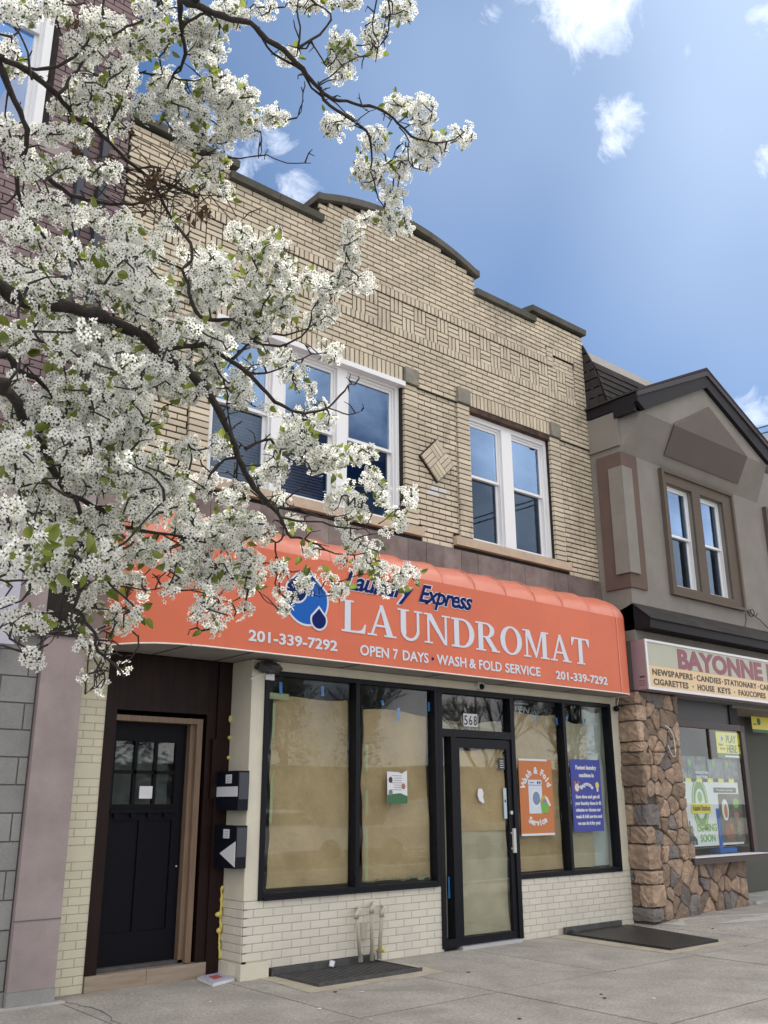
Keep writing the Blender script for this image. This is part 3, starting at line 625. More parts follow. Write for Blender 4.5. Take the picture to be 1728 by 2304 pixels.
# tapes
def tape(m, x, z, wd, h, y=.043, rot=0., what='blue', where=''):
    c, s = math.cos(rot), math.sin(rot); pts = [(x+u*c-v*s, z+u*s+v*c) for u, v in ((-wd/2, -h/2), (wd/2, -h/2), (wd/2, h/2), (-wd/2, h/2))]
    o = MB().prism(pts, y+.007, y+.0085).build('tape_strip', m); tag(o, f'{what} tape strip {where}', 'tape', f'{what} tape strips on the shop windows'); return o
for px, py, w_, h_, r_, wh in ((632, 1548, .035, .12, .05, 'at the top left of the leftmost shop window'), (726, 1555, .035, .10, 0, 'near the middle top edge of the leftmost shop window'), (861, 1581, .035, .05, .2, 'on the torn paper top of the flyer window'), (897, 1607, .04, .14, 0, 'hanging below the paper edge in the flyer window'), (965, 1590, .03, .10, 0, 'at the top right of the flyer window'),
                        (1208, 1616, .03, .07, 0, 'above the orange poster under the open sign'), (1253, 1623, .03, .09, .1, 'at the top right edge of the orange poster window'), (1275, 1617, .03, .05, .1, 'top left above the blue poster'), (1316, 1622, .03, .05, 0, 'top middle above the blue poster')):
    p = at(px, py, .05); tape(BLUET, p.x, p.z, w_, h_, rot=r_, what='blue painter', where=wh)
for z0_, h_ in ((2.28, .35), (1.55, .45), (2.52, .06)): tape(GRNT, 5.155+(.02 if h_ < .1 else 0), z0_, .03 if h_ > .1 else .30, h_, y=.05, what='pale green', where='on the leftmost paper edge' + (', lower piece' if z0_ < 2 else (', long upper piece' if z0_ < 2.5 else ', across the top')))
for z0_, h_ in ((1.95, .28), (1.50, .25), (1.0, .5)): tape(GRNT, 6.335, z0_, .028, h_, y=.05, what='pale green', where='beside the flyer window paper, ' + {1.95: 'upper', 1.5: 'middle', 1.0: 'lower'}[z0_] + ' piece')
tape(BLUET, 7.49, .62, .03, .22, y=.05, what='blue painter', where='low down in the narrow glass beside the shop door')
# crumpled tape along the bottom
cr = MB()
for k in range(40):
    x = random.uniform(6.25, 7.2); z = .72+random.uniform(0, .03); cr.add([(x, .07, z), (x+random.uniform(.03, .1), .08, z+random.uniform(-.01, .01)), (x+random.uniform(.02, .07), .06, z+random.uniform(.01, .04))], [(0, 1, 2)])
tag(cr.build('tape_heap', GRNT), 'crumpled pale green tape lying along the bottom of the flyer window', 'tape')
# house number
hn = empty('house_number', (7.88, .04, 2.42), 'white house number sign 568 on the glass above the shop door', 'sign')
for i, ch in enumerate('568'):
    x0 = 7.762+i*.078; box('plate', PWHITE, hn, x0, x0+.073, .036, .040, 2.345, 2.492); text('digit', ch, BLK, hn, x0+.01, 2.363, .112, x1=x0+.063, bold=.01, y=.0355)
# wash and fold poster
po = empty('poster', (8.97, .04, 1.11), 'orange wash and fold service poster with a washing machine', 'poster')
PX0, PX1, PZ0, PZ1 = 8.672, 9.275, 1.118, 2.005
box('sheet', PORANGE, po, PX0, PX1, .038, .041, PZ0, PZ1); box('white_edge', PWHITE, po, PX0, PX1-.08, .0365, .0385, PZ1-.022, PZ1); box('white_edge', PWHITE, po, PX0, PX1, .0365, .0385, PZ0, PZ0+.025)
pc = (PX0+PX1)/2; py_ = .0372
arc_text('lettering', 'Wash & Fold', PWHITE, po, pc, 1.625, .210, R(160), R(20), .078, py_, 1.0, bold=.045)
arc_text('lettering', 'Service', PWHITE, po, pc, 1.56, .330, R(243), R(297), .075, py_, 1., below=True, bold=.045)
mc = MB().prism(rect(pc-.145, 1.37, pc+.10, 1.76), py_-.001, py_).build('washing_machine_print', mat('print_pale', (.55, .60, .70), .6), po)
MB().prism(circ(pc-.01, 1.545, .095, .105), py_-.002, py_-.0012).build('washer_ring', PWHITE, mc)
MB().prism(circ(pc-.01, 1.545, .066, .078), py_-.003, py_-.0022).build('washer_window', mat('print_blue', (.14, .22, .36), .5), mc)
MB().box(pc-.145, pc+.10, py_-.002, py_-.0012, 1.695, 1.70).box(pc-.12, pc-.04, py_-.002, py_-.0012, 1.722, 1.73).build('washer_lines', LETB, mc)
for q in (.03, .068): MB().prism(circ(pc+q, 1.728, .013, .018, 12)+[], py_-.002, py_-.0012).build('dial', LETB, mc)
MB().prism([(pc+.06, 1.50), (pc+.215, 1.50), (pc+.20, 1.375), (pc+.08, 1.375)], py_-.004, py_-.0032).build('basket_print', LGRN, po)
MB().prism([(pc+.04, 1.50), (pc+.10, 1.57), (pc+.15, 1.59), (pc+.20, 1.54), (pc+.215, 1.50)], py_-.005, py_-.0042).build('laundry_print', mat('print_mustard', (.45, .32, .05), .6), po)
MB().prism([(pc+.14, 1.57), (pc+.19, 1.56), (pc+.25, 1.46), (pc+.215, 1.45)], py_-.006, py_-.0052).build('towel_print', PWHITE, po)
MB().prism(circ(pc+.13, 1.515, .035, .022, 12), py_-.006, py_-.0052).build('shirt_print', mat('print_violet', (.25, .15, .40), .6), po)
# blue poster
pb = empty('poster', (9.94, .04, 1.14), 'blue poster about the fastest laundry machines with a clock and a light bulb', 'poster')
box('sheet', PBLUE, pb, 9.645, 10.248, .038, .041, 1.145, 2.022)
for s_, z_, a, b in (('Fastest laundry', 1.90, .10, .52), ('machines in', 1.805, .16, .46), ('Save time and get all', 1.545, .07, .55), ('your laundry done in 45', 1.465, .05, .575), ('minutes or choose our', 1.385, .06, .56), ('wash & fold service and', 1.305, .05, .575), ('we can do it for you!', 1.225, .08, .53)):
    text('lettering', s_, PWHITE, pb, 9.645+a, z_, .050 if z_ > 1.6 else .043, x1=9.645+b, bold=.04, y=.0375)
arc_text('lettering', 'Bayonne', PWHITE, pb, 9.95, 1.60, .10, R(140), R(40), .050, .0375, 1.2, bold=.05)
for q in (-.035, .035): MB().prism(circ(9.75+q, 1.735, .018, .018, 12), .0350, .0358).build('clock_bell', PORANGE, pb)
MB().prism(circ(9.75, 1.675, .052, .056), .0358, .0366).build('clock_body', PORANGE, pb); MB().prism(circ(9.75, 1.675, .040, .044), .0345, .0353).build('clock_dial', PWHITE, pb)
MB().box(9.748, 9.752, .0335, .034, 1.675, 1.705).box(9.75, 9.772, .0335, .034, 1.66, 1.664).build('clock_hands', BLK, pb)
MB().prism(circ(10.165, 1.705, .036, .042), .0358, .0366).build('bulb', mat('print_yellow', (.7, .6, .12), .5), pb); MB().box(10.148, 10.182, .0352, .036, 1.625, 1.668).build('bulb_cap', PWHITE, pb)
# flyer
fl = empty('flyer', (6.74, .04, 1.49), 'small white printed flyer with a green foot and torn top stuck to the shop glass', 'flyer')
MB().prism([(6.60, 1.495), (6.88, 1.495), (6.88, 1.835), (6.80, 1.80), (6.76, 1.815), (6.60, 1.82)], .038, .041).build('sheet', PWHITE, fl)
MB().prism([(6.60, 1.495), (6.88, 1.495), (6.88, 1.57), (6.78, 1.60), (6.60, 1.585)], .0365, .0375).build('green_foot', GRN, fl)
for q in range(3):
    x = 6.645 if q % 2 == 0 else 6.825; MB().prism(circ(x, 1.735-.065*q, .028, .032, 14), .0362, .0372).build('picture', [BLK, mat('print_skin', (.3, .13, .09), .6), mat('print_grey', (.15, .16, .17), .6)][q], fl)
for q in range(7): MB().box(6.69 if q % 3 else 6.66, 6.80+.01*(q % 2), .0368, .0374, 1.775-.024*q, 1.780-.024*q).build('text_line', mat('print_ink', (.12, .12, .14), .6), fl)
# stickers on the door glass
p = at(1084, 1793, .0)
tag(MB().prism([(p.x-.04, p.z+.09), (p.x+.02, p.z+.09), (p.x+.045, p.z+.04), (p.x+.03, p.z-.0), (p.x+.055, p.z-.06), (p.x+.03, p.z-.07), (p.x-.03, p.z-.04), (p.x-.055, p.z+.02)], .012, .014).build('torn_sticker', PWHITE), 'torn white sticker left in the middle of the shop door glass', 'sticker')
ds = empty('push_plate', (8.385, .01, 1.35), 'pale blue vertical sticker beside the shop door lock', 'sticker'); box('strip', mat('pale_blue', (.40, .50, .56), .5), ds, 8.36, 8.41, .012, .016, 1.32, 1.70 - .04); box('mark', LETB, ds, 8.375, 8.395, .010, .0118, 1.5, 1.53)
hs = empty('hours_sticker', (8.35, .01, 1.9), 'small dark square hours sticker high on the shop door glass', 'sticker'); box('square', mat('sticker_dark', (.03, .035, .045), .5), hs, 8.30, 8.40, .012, .016, 1.87, 2.0)
for q in range(4): box('line', PWHITE, hs, 8.32, 8.38, .0105, .0118, 1.89+.025*q, 1.896+.025*q)
# unlit neon OPEN
on = empty('open_sign', (8.77, .09, 2.55), 'unlit grey neon OPEN sign hung behind the glass above the orange poster', 'sign')
text('lettering', 'OPEN', mat('neon_tube_off', (.35, .36, .36), .3), on, 8.42+.15, 2.555, .085, x1=8.98, bold=-.005, shear=.25, y=.085); MB().tube([(8.57, .085, 2.67), (8.95, .085, 2.67)], .006, 6).build('tube', MATS['neon_tube_off'], on)
# ---------------- entrance on the left
WY = .38
lp = MB().box(3.26, 3.556, WY+.004, WY+.25, 0, 2.9).build('entrance_pilaster', PMORT, bl)
LB = courses(3.262, 3.556, .0, 2.85, .0686, .205, (), WY, .007, org=3.36)
LB = [b for b in LB if not (1.03 < b[2] < 1.165 or 1.74 < b[2] < 1.875)]
LB += [(3.409, WY, 1.098, .29, .128), (3.409, WY, 1.784, .29, .128)]
lay(LB, lp, PLBRICK, 'painted_brick', 300, .008, .001)
ent = MB().box(3.556, 3.66, WY-.01, WY+.3, .13, 2.85).box(3.66, 4.70, WY+.01, WY+.3, 2.33, 2.85).box(4.60, 4.70, WY+.01, WY+.3, .13, 2.33).box(4.70, 4.862, WY-.015, WY+.3, .02, 2.85).box(3.66, 4.60, WY-.0, WY+.05, 2.33, 2.40).build('entry_wood_panel', DWOOD, bl)
box('entry_batten', DWOOD, bl, 4.655, 4.702, WY-.03, WY, 1.55, 2.1)
cs = MB().box(4.50, 4.56, WY+.012, WY+.20, .135, 2.285).box(3.66, 4.50, WY+.012, WY+.20, 2.235, 2.285).box(4.455, 4.50, WY+.06, WY+.2, .135, 2.235).build('door_casing', LWOOD, bl)
DY = WY+.13; door = MB()
door.box(3.662, 3.74, DY, DY+.05, .16, 2.232).box(4.35, 4.454, DY, DY+.05, .16, 2.232).box(3.74, 4.35, DY, DY+.05, 2.06, 2.232).box(3.74, 4.35, DY, DY+.05, .16, .42).box(3.74, 4.35, DY, DY+.05, 1.36, 1.50).box(4.02, 4.07, DY, DY+.05, .42, 1.36)
door.box(3.74, 4.35, DY+.004, DY+.045, 1.77, 1.80).box(3.93, 3.96, DY+.004, DY+.045, 1.50, 2.06).box(4.135, 4.165, DY+.004, DY+.045, 1.50, 2.06)
door = door.build('entrance_door', NAVY, bl)
for a, b in ((3.74, 4.02), (4.07, 4.35)): MB().box(a, b, DY+.018, DY+.03, .42, 1.36).build('door_panel', NAVY, door)
for a, b in ((3.74, 3.93), (3.96, 4.135), (4.165, 4.35)):
    for c, d in ((1.50, 1.77), (1.80, 2.06)): MB().box(a, b, DY+.022, DY+.027, c, d).build('door_pane', GL_DOOR, door)
MB().box(3.72, 4.37, DY-.035, DY, 1.425, 1.455).build('dentil_shelf', NAVY, door)
for k in range(4): MB().box(3.76+.165*k, 3.80+.165*k, DY-.025, DY, 1.385, 1.424).build('dentil', NAVY, door)
MB().box(4.0, 4.13, DY-.002, DY+.0, 1.55, 1.66).build('notice', PWHITE, door); MB().tube([(4.42, DY-.01, .95), (4.42, DY, .95)], .008, 8).build('keyhole', ALU, door)
cu_ = sheet('door_curtain', mat('dim_curtain', (.16, .16, .15), .9), 3.75, 4.34, 1.5, 2.05, DY+.12, '', parent=door, seed=12, amp=.03)
box('entry_hall', DGREY, bl, 3.4, 4.8, DY+.6, DY+.65, 0, 2.6)
st = MB().box(3.56, 4.115, WY-.02, WY+.22, 0, .128).build('step_tile', STEPT, bl); st2 = MB().box(4.119, 4.70, WY-.02, WY+.22, 0, .128).build('step_tile', STEPT, bl)
box('door_sill', IRON, bl, 3.66, 4.5, WY+.06, WY+.2, .129, .16)
# foam squeezed out beside the column
fo = MB(); fo.tube([(4.835+random.uniform(-.006, .006), WY-.02+random.uniform(-.008, .008), .14+.024*k) for k in range(27)], [random.uniform(.010, .019) for k in range(27)], 7); fo.build('foam_bead', FOAM, bl, smooth=True)
for c_, r_, s_ in (((4.805, WY-.03, .52), .03, (1.3, 1, .8)), ((4.815, WY-.03, .38), .025, (1, 1, 1)), ((4.84, WY-.025, 1.93), .02, (1, 1, 1)), ((4.84, WY-.025, 2.12), .02, (1, 1, 1)), ((4.84, WY-.025, 2.30), .02, (1, 1, 1.8))): MB().sphere(c_, r_, 8, 6, s_).build('foam_lump', FOAM, bl, smooth=True)
# mailboxes on the side of the column
def mailbox(z0, z1, label, kind):
    e = empty('mailbox', (4.79, .18, z0), label, 'mailbox', 'wall mailboxes beside the entrance')
    x0, x1, y0, y1 = 4.735, 4.847, -.02, .37
    box('body', MBNAVY, e, x0, x1, y0+.002, y1, z0, z1); box('lid', MBNAVY, e, x0-.008, x1, y0-.004, y1+.004, z1-.12, z1+.012); box('side_plate', MBGREY, e, x0+.004, x1-.002, y0-.006, y0+.001, z0+.10, z1-.005)
    box('name_card', PWHITE, e, x0-.0095, x0-.0082, .09, .20, z1-.10, z1-.02)
    for q in range(3): box('card_line', LETB, e, x0-.0102, x0-.0096, .11, .18, z1-.085+.02*q, z1-.082+.02*q)
    if kind: box('white_band', PWHITE, e, x0-.006, x0-.0005, -.01, .365, z0+.125, z0+.215)
    else: MB().prism([(-.012, z0+.015), (-.012, z0+.235), (.26, z0+.125)], x0-.006, x0-.0005, ax='x').build('white_triangle', PWHITE, e)
mailbox(1.44, 1.785, 'black wall mailbox with a white band, upper of the two', 1); mailbox(.935, 1.295, 'black wall mailbox with a white triangle, lower of the two', 0)
# cameras
bag = empty('wrapped_camera', (5.0, -.05, 2.72), 'crumpled dark plastic bag wrapped round a camera above the left corner of the shop window', 'camera')
MB().sphere((5.0, -.06, 2.775), .10, 18, 12, (1.5, .7, .62), .09).build('bag', mat('bag_plastic', (.035, .033, .038), .4, bump=.8, bscale=22), bag, smooth=False)
MB().box(4.99, 5.09, -.03, -.003, 2.66, 2.72).build('mount', PWHITE, bag); MB().tube([(4.96, -.06, 2.715), (4.76, -.12, 2.64)], .006, 5).build('zip_tie', PWHITE, bag); MB().prism([(-.12, 2.80), (-.02, 2.78), (-.10, 2.74)], 4.86, 4.87, ax='x').build('bag_flap', MATS['bag_plastic'], bag)
dc = empty('dome_camera', (8.0, -.02, 2.80), 'small white dome camera on the beam above the shop door', 'camera')
MB().tube([(7.99, -.05, 2.82), (7.99, .0, 2.82)], .055, 18).build('base', PWHITE, dc); MB().sphere((7.99, -.055, 2.805), .035, 12, 8).build('dome', BLACKF, dc, smooth=True)
bc = empty('ball_camera', (10.6, -.08, 2.66), 'small black ball camera hanging on wires under the right end of the awning', 'camera')
MB().sphere((10.585, -.05, 2.70), .040, 14, 10).build('ball', BLACKF, bc, smooth=True); MB().tube([(10.60, -.09, 2.845), (10.595, -.06, 2.74)], .006, 5).build('bracket', ALU, bc)
MB().tube([(10.62, -.05, 2.74), (10.69, -.05, 2.70), (10.68, -.05, 2.62), (10.62, -.05, 2.60), (10.60, -.05, 2.66)], .003, 5).build('wire', PWHITE, bc); MB().tube([(10.60, -.06, 2.74), (10.66, -.1, 2.73)], .008, 5).build('arm', BLACKF, bc)
# ------------------------------------------------------------------ AWNING
aw = empty('awning', (7, 0, 2.85), 'long orange vinyl laundromat awning with a rounded left end', 'awning')
path = [(3.34, .34), (3.36, .20), (3.39, .08), (3.45, -.06), (3.54, -.19), (3.67, -.30), (3.85, -.375), (4.08, -.41), (4.35, -.42), (4.7, -.42)]
seams = [4.95+.523*k for k in range(11)]
def pathpt(s): return s
ZB, ZF, ZT = 2.85, 3.855, 4.175
xsA = []; x = 5.0
cols_ = list(path); sub = 6; xs_ = [4.95]; sub = 9
for a, b in zip(seams[:-1], seams[1:]):
    for k in range(1, sub+1): xs_.append(a+(b-a)*k/sub)
cols_ += [(x, -.42, ) for x in xs_]; cols_ += [(10.40, -.40), (10.48, -.36), (10.54, -.28), (10.575, -.15), (10.58, .0), (10.58, .12)]
face = MB(); top = MB(); nt_ = 10
for c in cols_:
    x, y = c[0], c[1]; face.v += [(x, y, ZB), (x, y, ZF)]
    ph = ((x-4.95) % .523)/.523 if x > 4.9 else 0; sag = .034*(1-((x-4.95) % .523)/.523)**1.2 if 4.95 < x < 10.19 else 0
    xt = min(max(x, 4.08), 10.30)
    for k in range(nt_+1):
        a = PI/2*k/nt_; cc = 1-math.cos(a); yy = y+(.125-y)*cc if y < .1 else y; zz = ZF+(ZT-ZF)*math.sin(a)*1.0+.02*cc
        top.v.append((x+(xt-x)*cc, yy+sag*math.cos(a)*.7*math.sin(a)*2, zz-sag*math.sin(a)))
n = len(cols_)
for i in range(n-1):
    face.f.append((i*2, (i+1)*2, (i+1)*2+1, i*2+1))
    for k in range(nt_): a = i*(nt_+1)+k; b = a+nt_+1; top.f.append((a, b, b+1, a+1))
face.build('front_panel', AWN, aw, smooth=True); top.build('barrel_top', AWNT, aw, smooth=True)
MB().tube([(c[0], c[1]-.002, ZB) for c in cols_], .007, 6).build('white_piping', WTRIM, aw)
for x in seams[1:]:
    pts = []
    for k in range(nt_+1): a = PI/2*k/nt_; cc = 1-math.cos(a); pts.append((x, -.42+.545*cc, ZF+(ZT-ZF)*math.sin(a)+.02*cc))
    MB().tube(pts, .006, 6).build('awning_rib', AWNT, aw)
MB().box(10.22, 10.235, -.4235, -.4205, ZB+.01, ZF).build('seam', AWNT, aw)
so_pts = [(c[0]*.998+.01, c[1]+.01) for c in cols_]+[(10.56, .37), (3.36, .37)]
MB().prism(so_pts, 2.856, 2.862, ax='z').build('soffit', SOFF, aw)
for x in (3.95, 4.62, 5.9, 7.1, 8.3, 9.5): MB().box(x, x+.02, -.40, .36, 2.8515, 2.8555).build('soffit_joint', MATS['stone_mortar'], aw)
AY = -.4225
serif('serif_letter', 'LAUNDROMAT', LETW, aw, 5.615, 9.592, 3.155, .328, AY)
for nm, mt, bo, yy in (('script_outline', LETW, .055, AY), ('script_lettering', LETB, .022, AY-.004)):
    text(nm, 'Laundry', mt, aw, 5.64, 3.60, .20, x1=6.60, bold=bo, shear=.38, y=yy, space=.94); text(nm, 'Express', mt, aw, 6.67, 3.60, .20, x1=7.50, bold=bo, shear=.38, y=yy, space=.94)
text('phone_number', '201-339-7292', LETW, aw, 4.53, 2.948, .103, x1=5.565, bold=.025, y=AY)
[text('slogan', w__, LETW, aw, a__, 2.938, .107, x1=b__, bold=.022, y=AY) for w__, a__, b__ in (('OPEN', 5.855, 6.24), ('7', 6.295, 6.365), ('DAYS', 6.43, 6.80))]; MB().prism(circ(6.865, 2.99, .016), AY-.003, AY).build('bullet', LETB, aw)
[text('slogan', w__, LETW, aw, a__, 2.940, .108, x1=b__, bold=.022, y=AY) for w__, a__, b__ in (('WASH', 6.92, 7.375), ('&', 7.42, 7.53), ('FOLD', 7.575, 7.95), ('SERVICE', 8.01, 8.625))]; text('phone_number', '201-339-7292', LETW, aw, 8.91, 2.935, .100, x1=9.93, bold=.025, y=AY)
def drop(cx, zb, zt, r, grow, n=26):
    r += grow; pts = []; cz = zb+r-grow
    for i in range(n+1): a = R(155)+(R(385)-R(155))*i/n; pts.append((cx+r*math.cos(a), cz+r*math.sin(a)))
    x1, z1 = pts[-1]; x0, z0 = pts[0]
    for t in (.35, .7): pts.append((x1+(cx-x1)*(1-(1-t)**1.0)*.98-.02*r*math.sin(t*PI), z1+(zt+grow*1.5-z1)*t))
    pts.append((cx, zt+grow*1.5))
    for t in (.7, .35): pts.append((x0+(cx-x0)*t*.98+.02*r*math.sin(t*PI), z0+(zt+grow*1.5-z0)*t))
    return pts
lg = MB().prism(drop(5.185, 3.175, 3.72, .245, .022), AY-.002, AY).build('logo_outline', LETW, aw); MB().prism(drop(5.185, 3.175, 3.72, .245, 0), AY-.004, AY-.0025).build('logo_drop', LETS, aw)
MB().prism(drop(5.055, 3.385, 3.645, .115, .02), AY-.006, AY-.0045).build('logo_outline', LETW, aw); MB().prism(drop(5.055, 3.385, 3.645, .115, 0), AY-.008, AY-.0065).build('logo_drop', LETB, aw)
MB().prism(drop(5.330, 3.145, 3.345, .085, .02), AY-.006, AY-.0045).build('logo_outline', LETW, aw); MB().prism(drop(5.330, 3.145, 3.345, .085, 0), AY-.008, AY-.0065).build('logo_drop', LETB, aw)
# ------------------------------------------------------------------ small street things
def gas_pipe(pt, pb_, rgt, label):
    t, b = at(*pt, -.10), at(*pb_, -.10); e = empty('vent_pipe', (b.x, -.1, 0), label, 'pipe', 'cream vent pipes on the painted brick')
    pts = [b, Vector((t.x, -.10, t.z-.04)), Vector((t.x+.005, -.10, t.z-.01)), Vector((t.x+.035, -.09, t.z+.015)), Vector((t.x+.07, -.05, t.z+.02)), Vector((t.x+.10, .01, t.z+.02))]
    MB().tube(pts, [.019]*6, 12).build('tube', PIPE, e, smooth=True); MB().tube([(t.x, -.10, t.z-.06), (t.x, -.10, t.z-.02), (t.x+.02, -.10, t.z+.012)], .027, 12).build('elbow', PIPE, e, smooth=True); MB().tube([b, b+Vector((0, 0, .07))], .024, 10).build('coupling', KEYST, e)
gas_pipe((802, 2052), (811, 2164), 0, 'leftmost cream vent pipe, leaning, beside the small box'); gas_pipe((836, 2040), (837, 2161), 0, 'middle cream vent pipe, tallest of the three'); gas_pipe((859, 2048), (853, 2158), 0, 'rightmost cream vent pipe beside the yellow foam')
p = at(818, 2094, -.02); tag(MB().box(p.x-.035, p.x+.035, -.035, .0, p.z-.075, p.z+.075).build('junction_box', PIPE), 'small cream junction box between the vent pipes', 'box')
fb = MB().sphere((6.44, -.06, .115), .028, 10, 8).sphere((6.39, -.05, .11), .022, 8, 6); fb.tube([(6.43, -.06, .0), (6.43, -.06, .1)], .005, 5); tag(fb.build('foam_lump', FOAM, smooth=True), 'pale yellow foam lump at the foot of the pipes', 'foam')
gr = empty('basement_grate', (5.8, -.35, 0), 'black slotted basement grate in the pavement under the vent pipes', 'grate')
box('pit', MORTAR, gr, 5.2, 6.37, -.70, .0, .004, .0065)
for k in range(24): MB().box(5.205+.0487*k, 5.205+.0487*k+.019, -.70, -.03, .0066, .020).build('bar', IRON, gr)
MB().box(5.19, 6.38, -.715, -.70, .004, .036).box(5.19, 5.205, -.70, -.02, .004, .028).box(6.365, 6.38, -.70, -.02, .004, .028).build('frame', IRON, gr)
MB().box(5.16, 6.37, -.035, .05, .004, .069).build('steel_angle', IRON, gr)
ct = MB().tube([(5.78, -.10, .03), (5.80, -.09, .075)], [.022, .028], 10); tag(ct.build('paper_cup', PWHITE), 'small crushed white cup lying on the black grate', 'litter')
cdp = empty('cellar_hatch', (9.8, -.8, 0), 'flat dark diamond plate cellar hatch in the pavement by the stone pillar', 'hatch')
MB().prism([(9.28, -.05), (9.17, -1.53), (10.10, -1.53), (10.48, -.05)], .006, .030, ax='z').build('plate', PLATE, cdp)
tr = MB(); 
for i in range(30):
    for j in range(46):
        x = 9.23+.032*i*1.0+(.016 if j % 2 else 0); y = -1.50+.032*j
        if x < 10.05+(y+1.5)*.26:
            s = .009; a = .003; d = 1 if (i+j) % 2 else -1
            tr.add([(x-s, y-a*d, .030), (x, y-s*.5, .0325), (x+s, y+a*d, .030), (x, y+s*.5, .0325)], [(0, 1, 2, 3)])
tag(tr.build('tread_pattern', PLATE, cdp), kind='stuff'); MB().box(9.28, 10.36, -.048, -.006, .004, .085).build('hinge_angle', IRON, cdp); MB().box(9.34, 9.44, -.12, -.05, .03, .055).build('hinge', IRON, cdp)
c4 = [atz(444, 2200, .02), atz(479, 2215, .02), atz(528, 2202, .02), atz(497, 2189, .02)]
bo = empty('phone_book', (c4[0].x, c4[0].y, 0), 'white paperback directory lying on the pavement beside the entrance step', 'book')
MB().prism([(q.x, q.y) for q in c4], .002, .026, ax='z').build('pages', PWHITE, bo); MB().prism([(q.x, q.y) for q in c4], .0262, .029, ax='z').build('cover', mat('book_cover', (.50, .52, .62), .5, c2=(.25, .22, .35), vscale=30), bo)
MB().prism([(c4[1].x+(c4[0].x-c4[1].x)*t+(c4[2].x-c4[1].x)*s, c4[1].y+(c4[0].y-c4[1].y)*t+(c4[2].y-c4[1].y)*s) for t, s in ((.3, .3), (.7, .3), (.7, .7), (.3, .7))], .0292, .030, ax='z').build('cover_picture', mat('book_red', (.35, .08, .08), .5), bo)
lt = MB()
for k in range(8): lt.add([(10.74+random.uniform(-.05, .05), -.10+random.uniform(-.1, .1), .07+random.uniform(0, .05)) for _ in range(3)], [(0, 1, 2)])
tag(lt.build('plastic_litter', PWHITE), 'scrap of white plastic litter at the foot of the stone pillar', 'litter')
# ------------------------------------------------------------------ NEIGHBOUR ON THE RIGHT
rb = empty('stucco_building', (14, .3, 0), 'grey brown stucco building with gabled upper storey and fieldstone pillar on the right', 'building')
RY = -.37
wo_ = MB().prism([(10.70, 3.6), (17.8, 3.6), (17.8, 7.0), (10.70, 7.0)], RY, .6, holes=[rect(11.78, 4.505, 12.47, 6.112), rect(12.68, 4.505, 13.355, 6.112), rect(14.85, 4.505, 15.5, 6.112)]).build('wall', STUCCO, rb)
MB().box(10.7, 17.8, .6, 12, 0, 7.6).build('rear_wall', STUCCO, rb)
tm = MB(); o_ = (11.64, 13.65, 4.36, 6.31)
for (a, b, c, d, dp) in ((o_[0], o_[0]+.055, o_[2], o_[3], .07), (o_[1]-.055, o_[1], o_[2], o_[3], .07), (o_[0]+.055, o_[1]-.055, o_[3]-.05, o_[3], .07), (o_[0]+.055, o_[1]-.055, o_[2], o_[2]+.045, .07),
                         (o_[0]+.055, 11.785, o_[2]+.045, o_[3]-.05, .035), (13.35, o_[1]-.055, o_[2]+.045, o_[3]-.05, .035), (12.465, 12.685, o_[2]+.045, o_[3]-.05, .035), (11.785, 12.465, 6.105, o_[3]-.05, .035), (12.685, 13.35, 6.105, o_[3]-.05, .035), (11.785, 12.465, o_[2]+.045, 4.51, .035), (12.685, 13.35, o_[2]+.045, 4.51, .035)):
    tm.box(a, b, RY-dp, RY-.0005, c, d)
tm.build('window_surround', STUCT, rb)
t2 = MB().box(14.70, 14.76, RY-.07, RY, 4.36, 6.31).box(14.76, 14.86, RY-.035, RY, 4.36, 6.31).box(14.86, 15.6, RY-.05, RY, 6.11, 6.31).build('window_surround', STUCT, rb)
for a, b in ((11.785, 12.465), (12.685, 13.35), (14.86, 15.5)): sash_window(rb, 'window', a, b, 4.508, 6.105, RY+.055, WHITE, fw=.05, mid=5.33)
box('dark_interior', DGREY, rb, 11, 16, .5, .55, 4.3, 6.4)
# wrap-round corner trim
ct_ = MB(); ct_.box(10.668, 11.06, RY-.03, RY-.001, 4.34, 6.34).box(10.668, 10.699, RY-.001, .03, 4.34, 6.34); ct_.build('corner_trim', STUCB, rb)
MB().box(10.635, 10.875, RY-.062, RY-.031, 4.54, 6.11).box(10.635, 10.667, RY-.031, -.19, 4.54, 6.11).build('corner_panel', STUCCO, rb)
MB().box(10.665, 10.699, RY-.03, .14, 6.44, 6.97).build('cornice_box', STUCCO, rb)
# soffit wedge and gable
GY = -.72
MB().add([(10.70, RY-.001, 6.36), (14.56, RY-.001, 6.36), (14.36, GY, 6.90), (10.81, GY, 6.90), (10.70, RY-.001, 6.99), (14.56, RY-.001, 6.99), (12.6, GY, 7.79), (12.6, .5, 7.79), (10.81, .5, 6.92), (14.36, .5, 6.92)],
         [(0, 3, 2, 1), (0, 4, 3), (1, 2, 5), (3, 2, 6), (4, 8, 3), (3, 8, 7, 6), (2, 6, 7, 9), (2, 9, 5)]).build('gable', STUCCO, rb)
WED = mat('taupe_wedge', (.118, .098, .088), .95, var=.1, vscale=2, bump=.3, bscale=130)
MB().add([(11.62, GY-.03, 6.885), (13.70, GY-.03, 6.885), (12.68, GY-.03, 7.47), (11.68, -.49, 6.50), (13.77, -.49, 6.50), (11.68, -.40, 6.54), (13.77, -.40, 6.54), (11.62, GY+.01, 6.95), (13.70, GY+.01, 6.95), (12.68, GY+.01, 7.5)],
         [(0, 1, 2), (0, 3, 4, 1), (3, 5, 6, 4), (0, 7, 5, 3), (1, 4, 6, 8), (0, 2, 9, 7), (1, 8, 9, 2)]).build('gable_wedge', WED, rb)
PK = (12.62, 8.06)
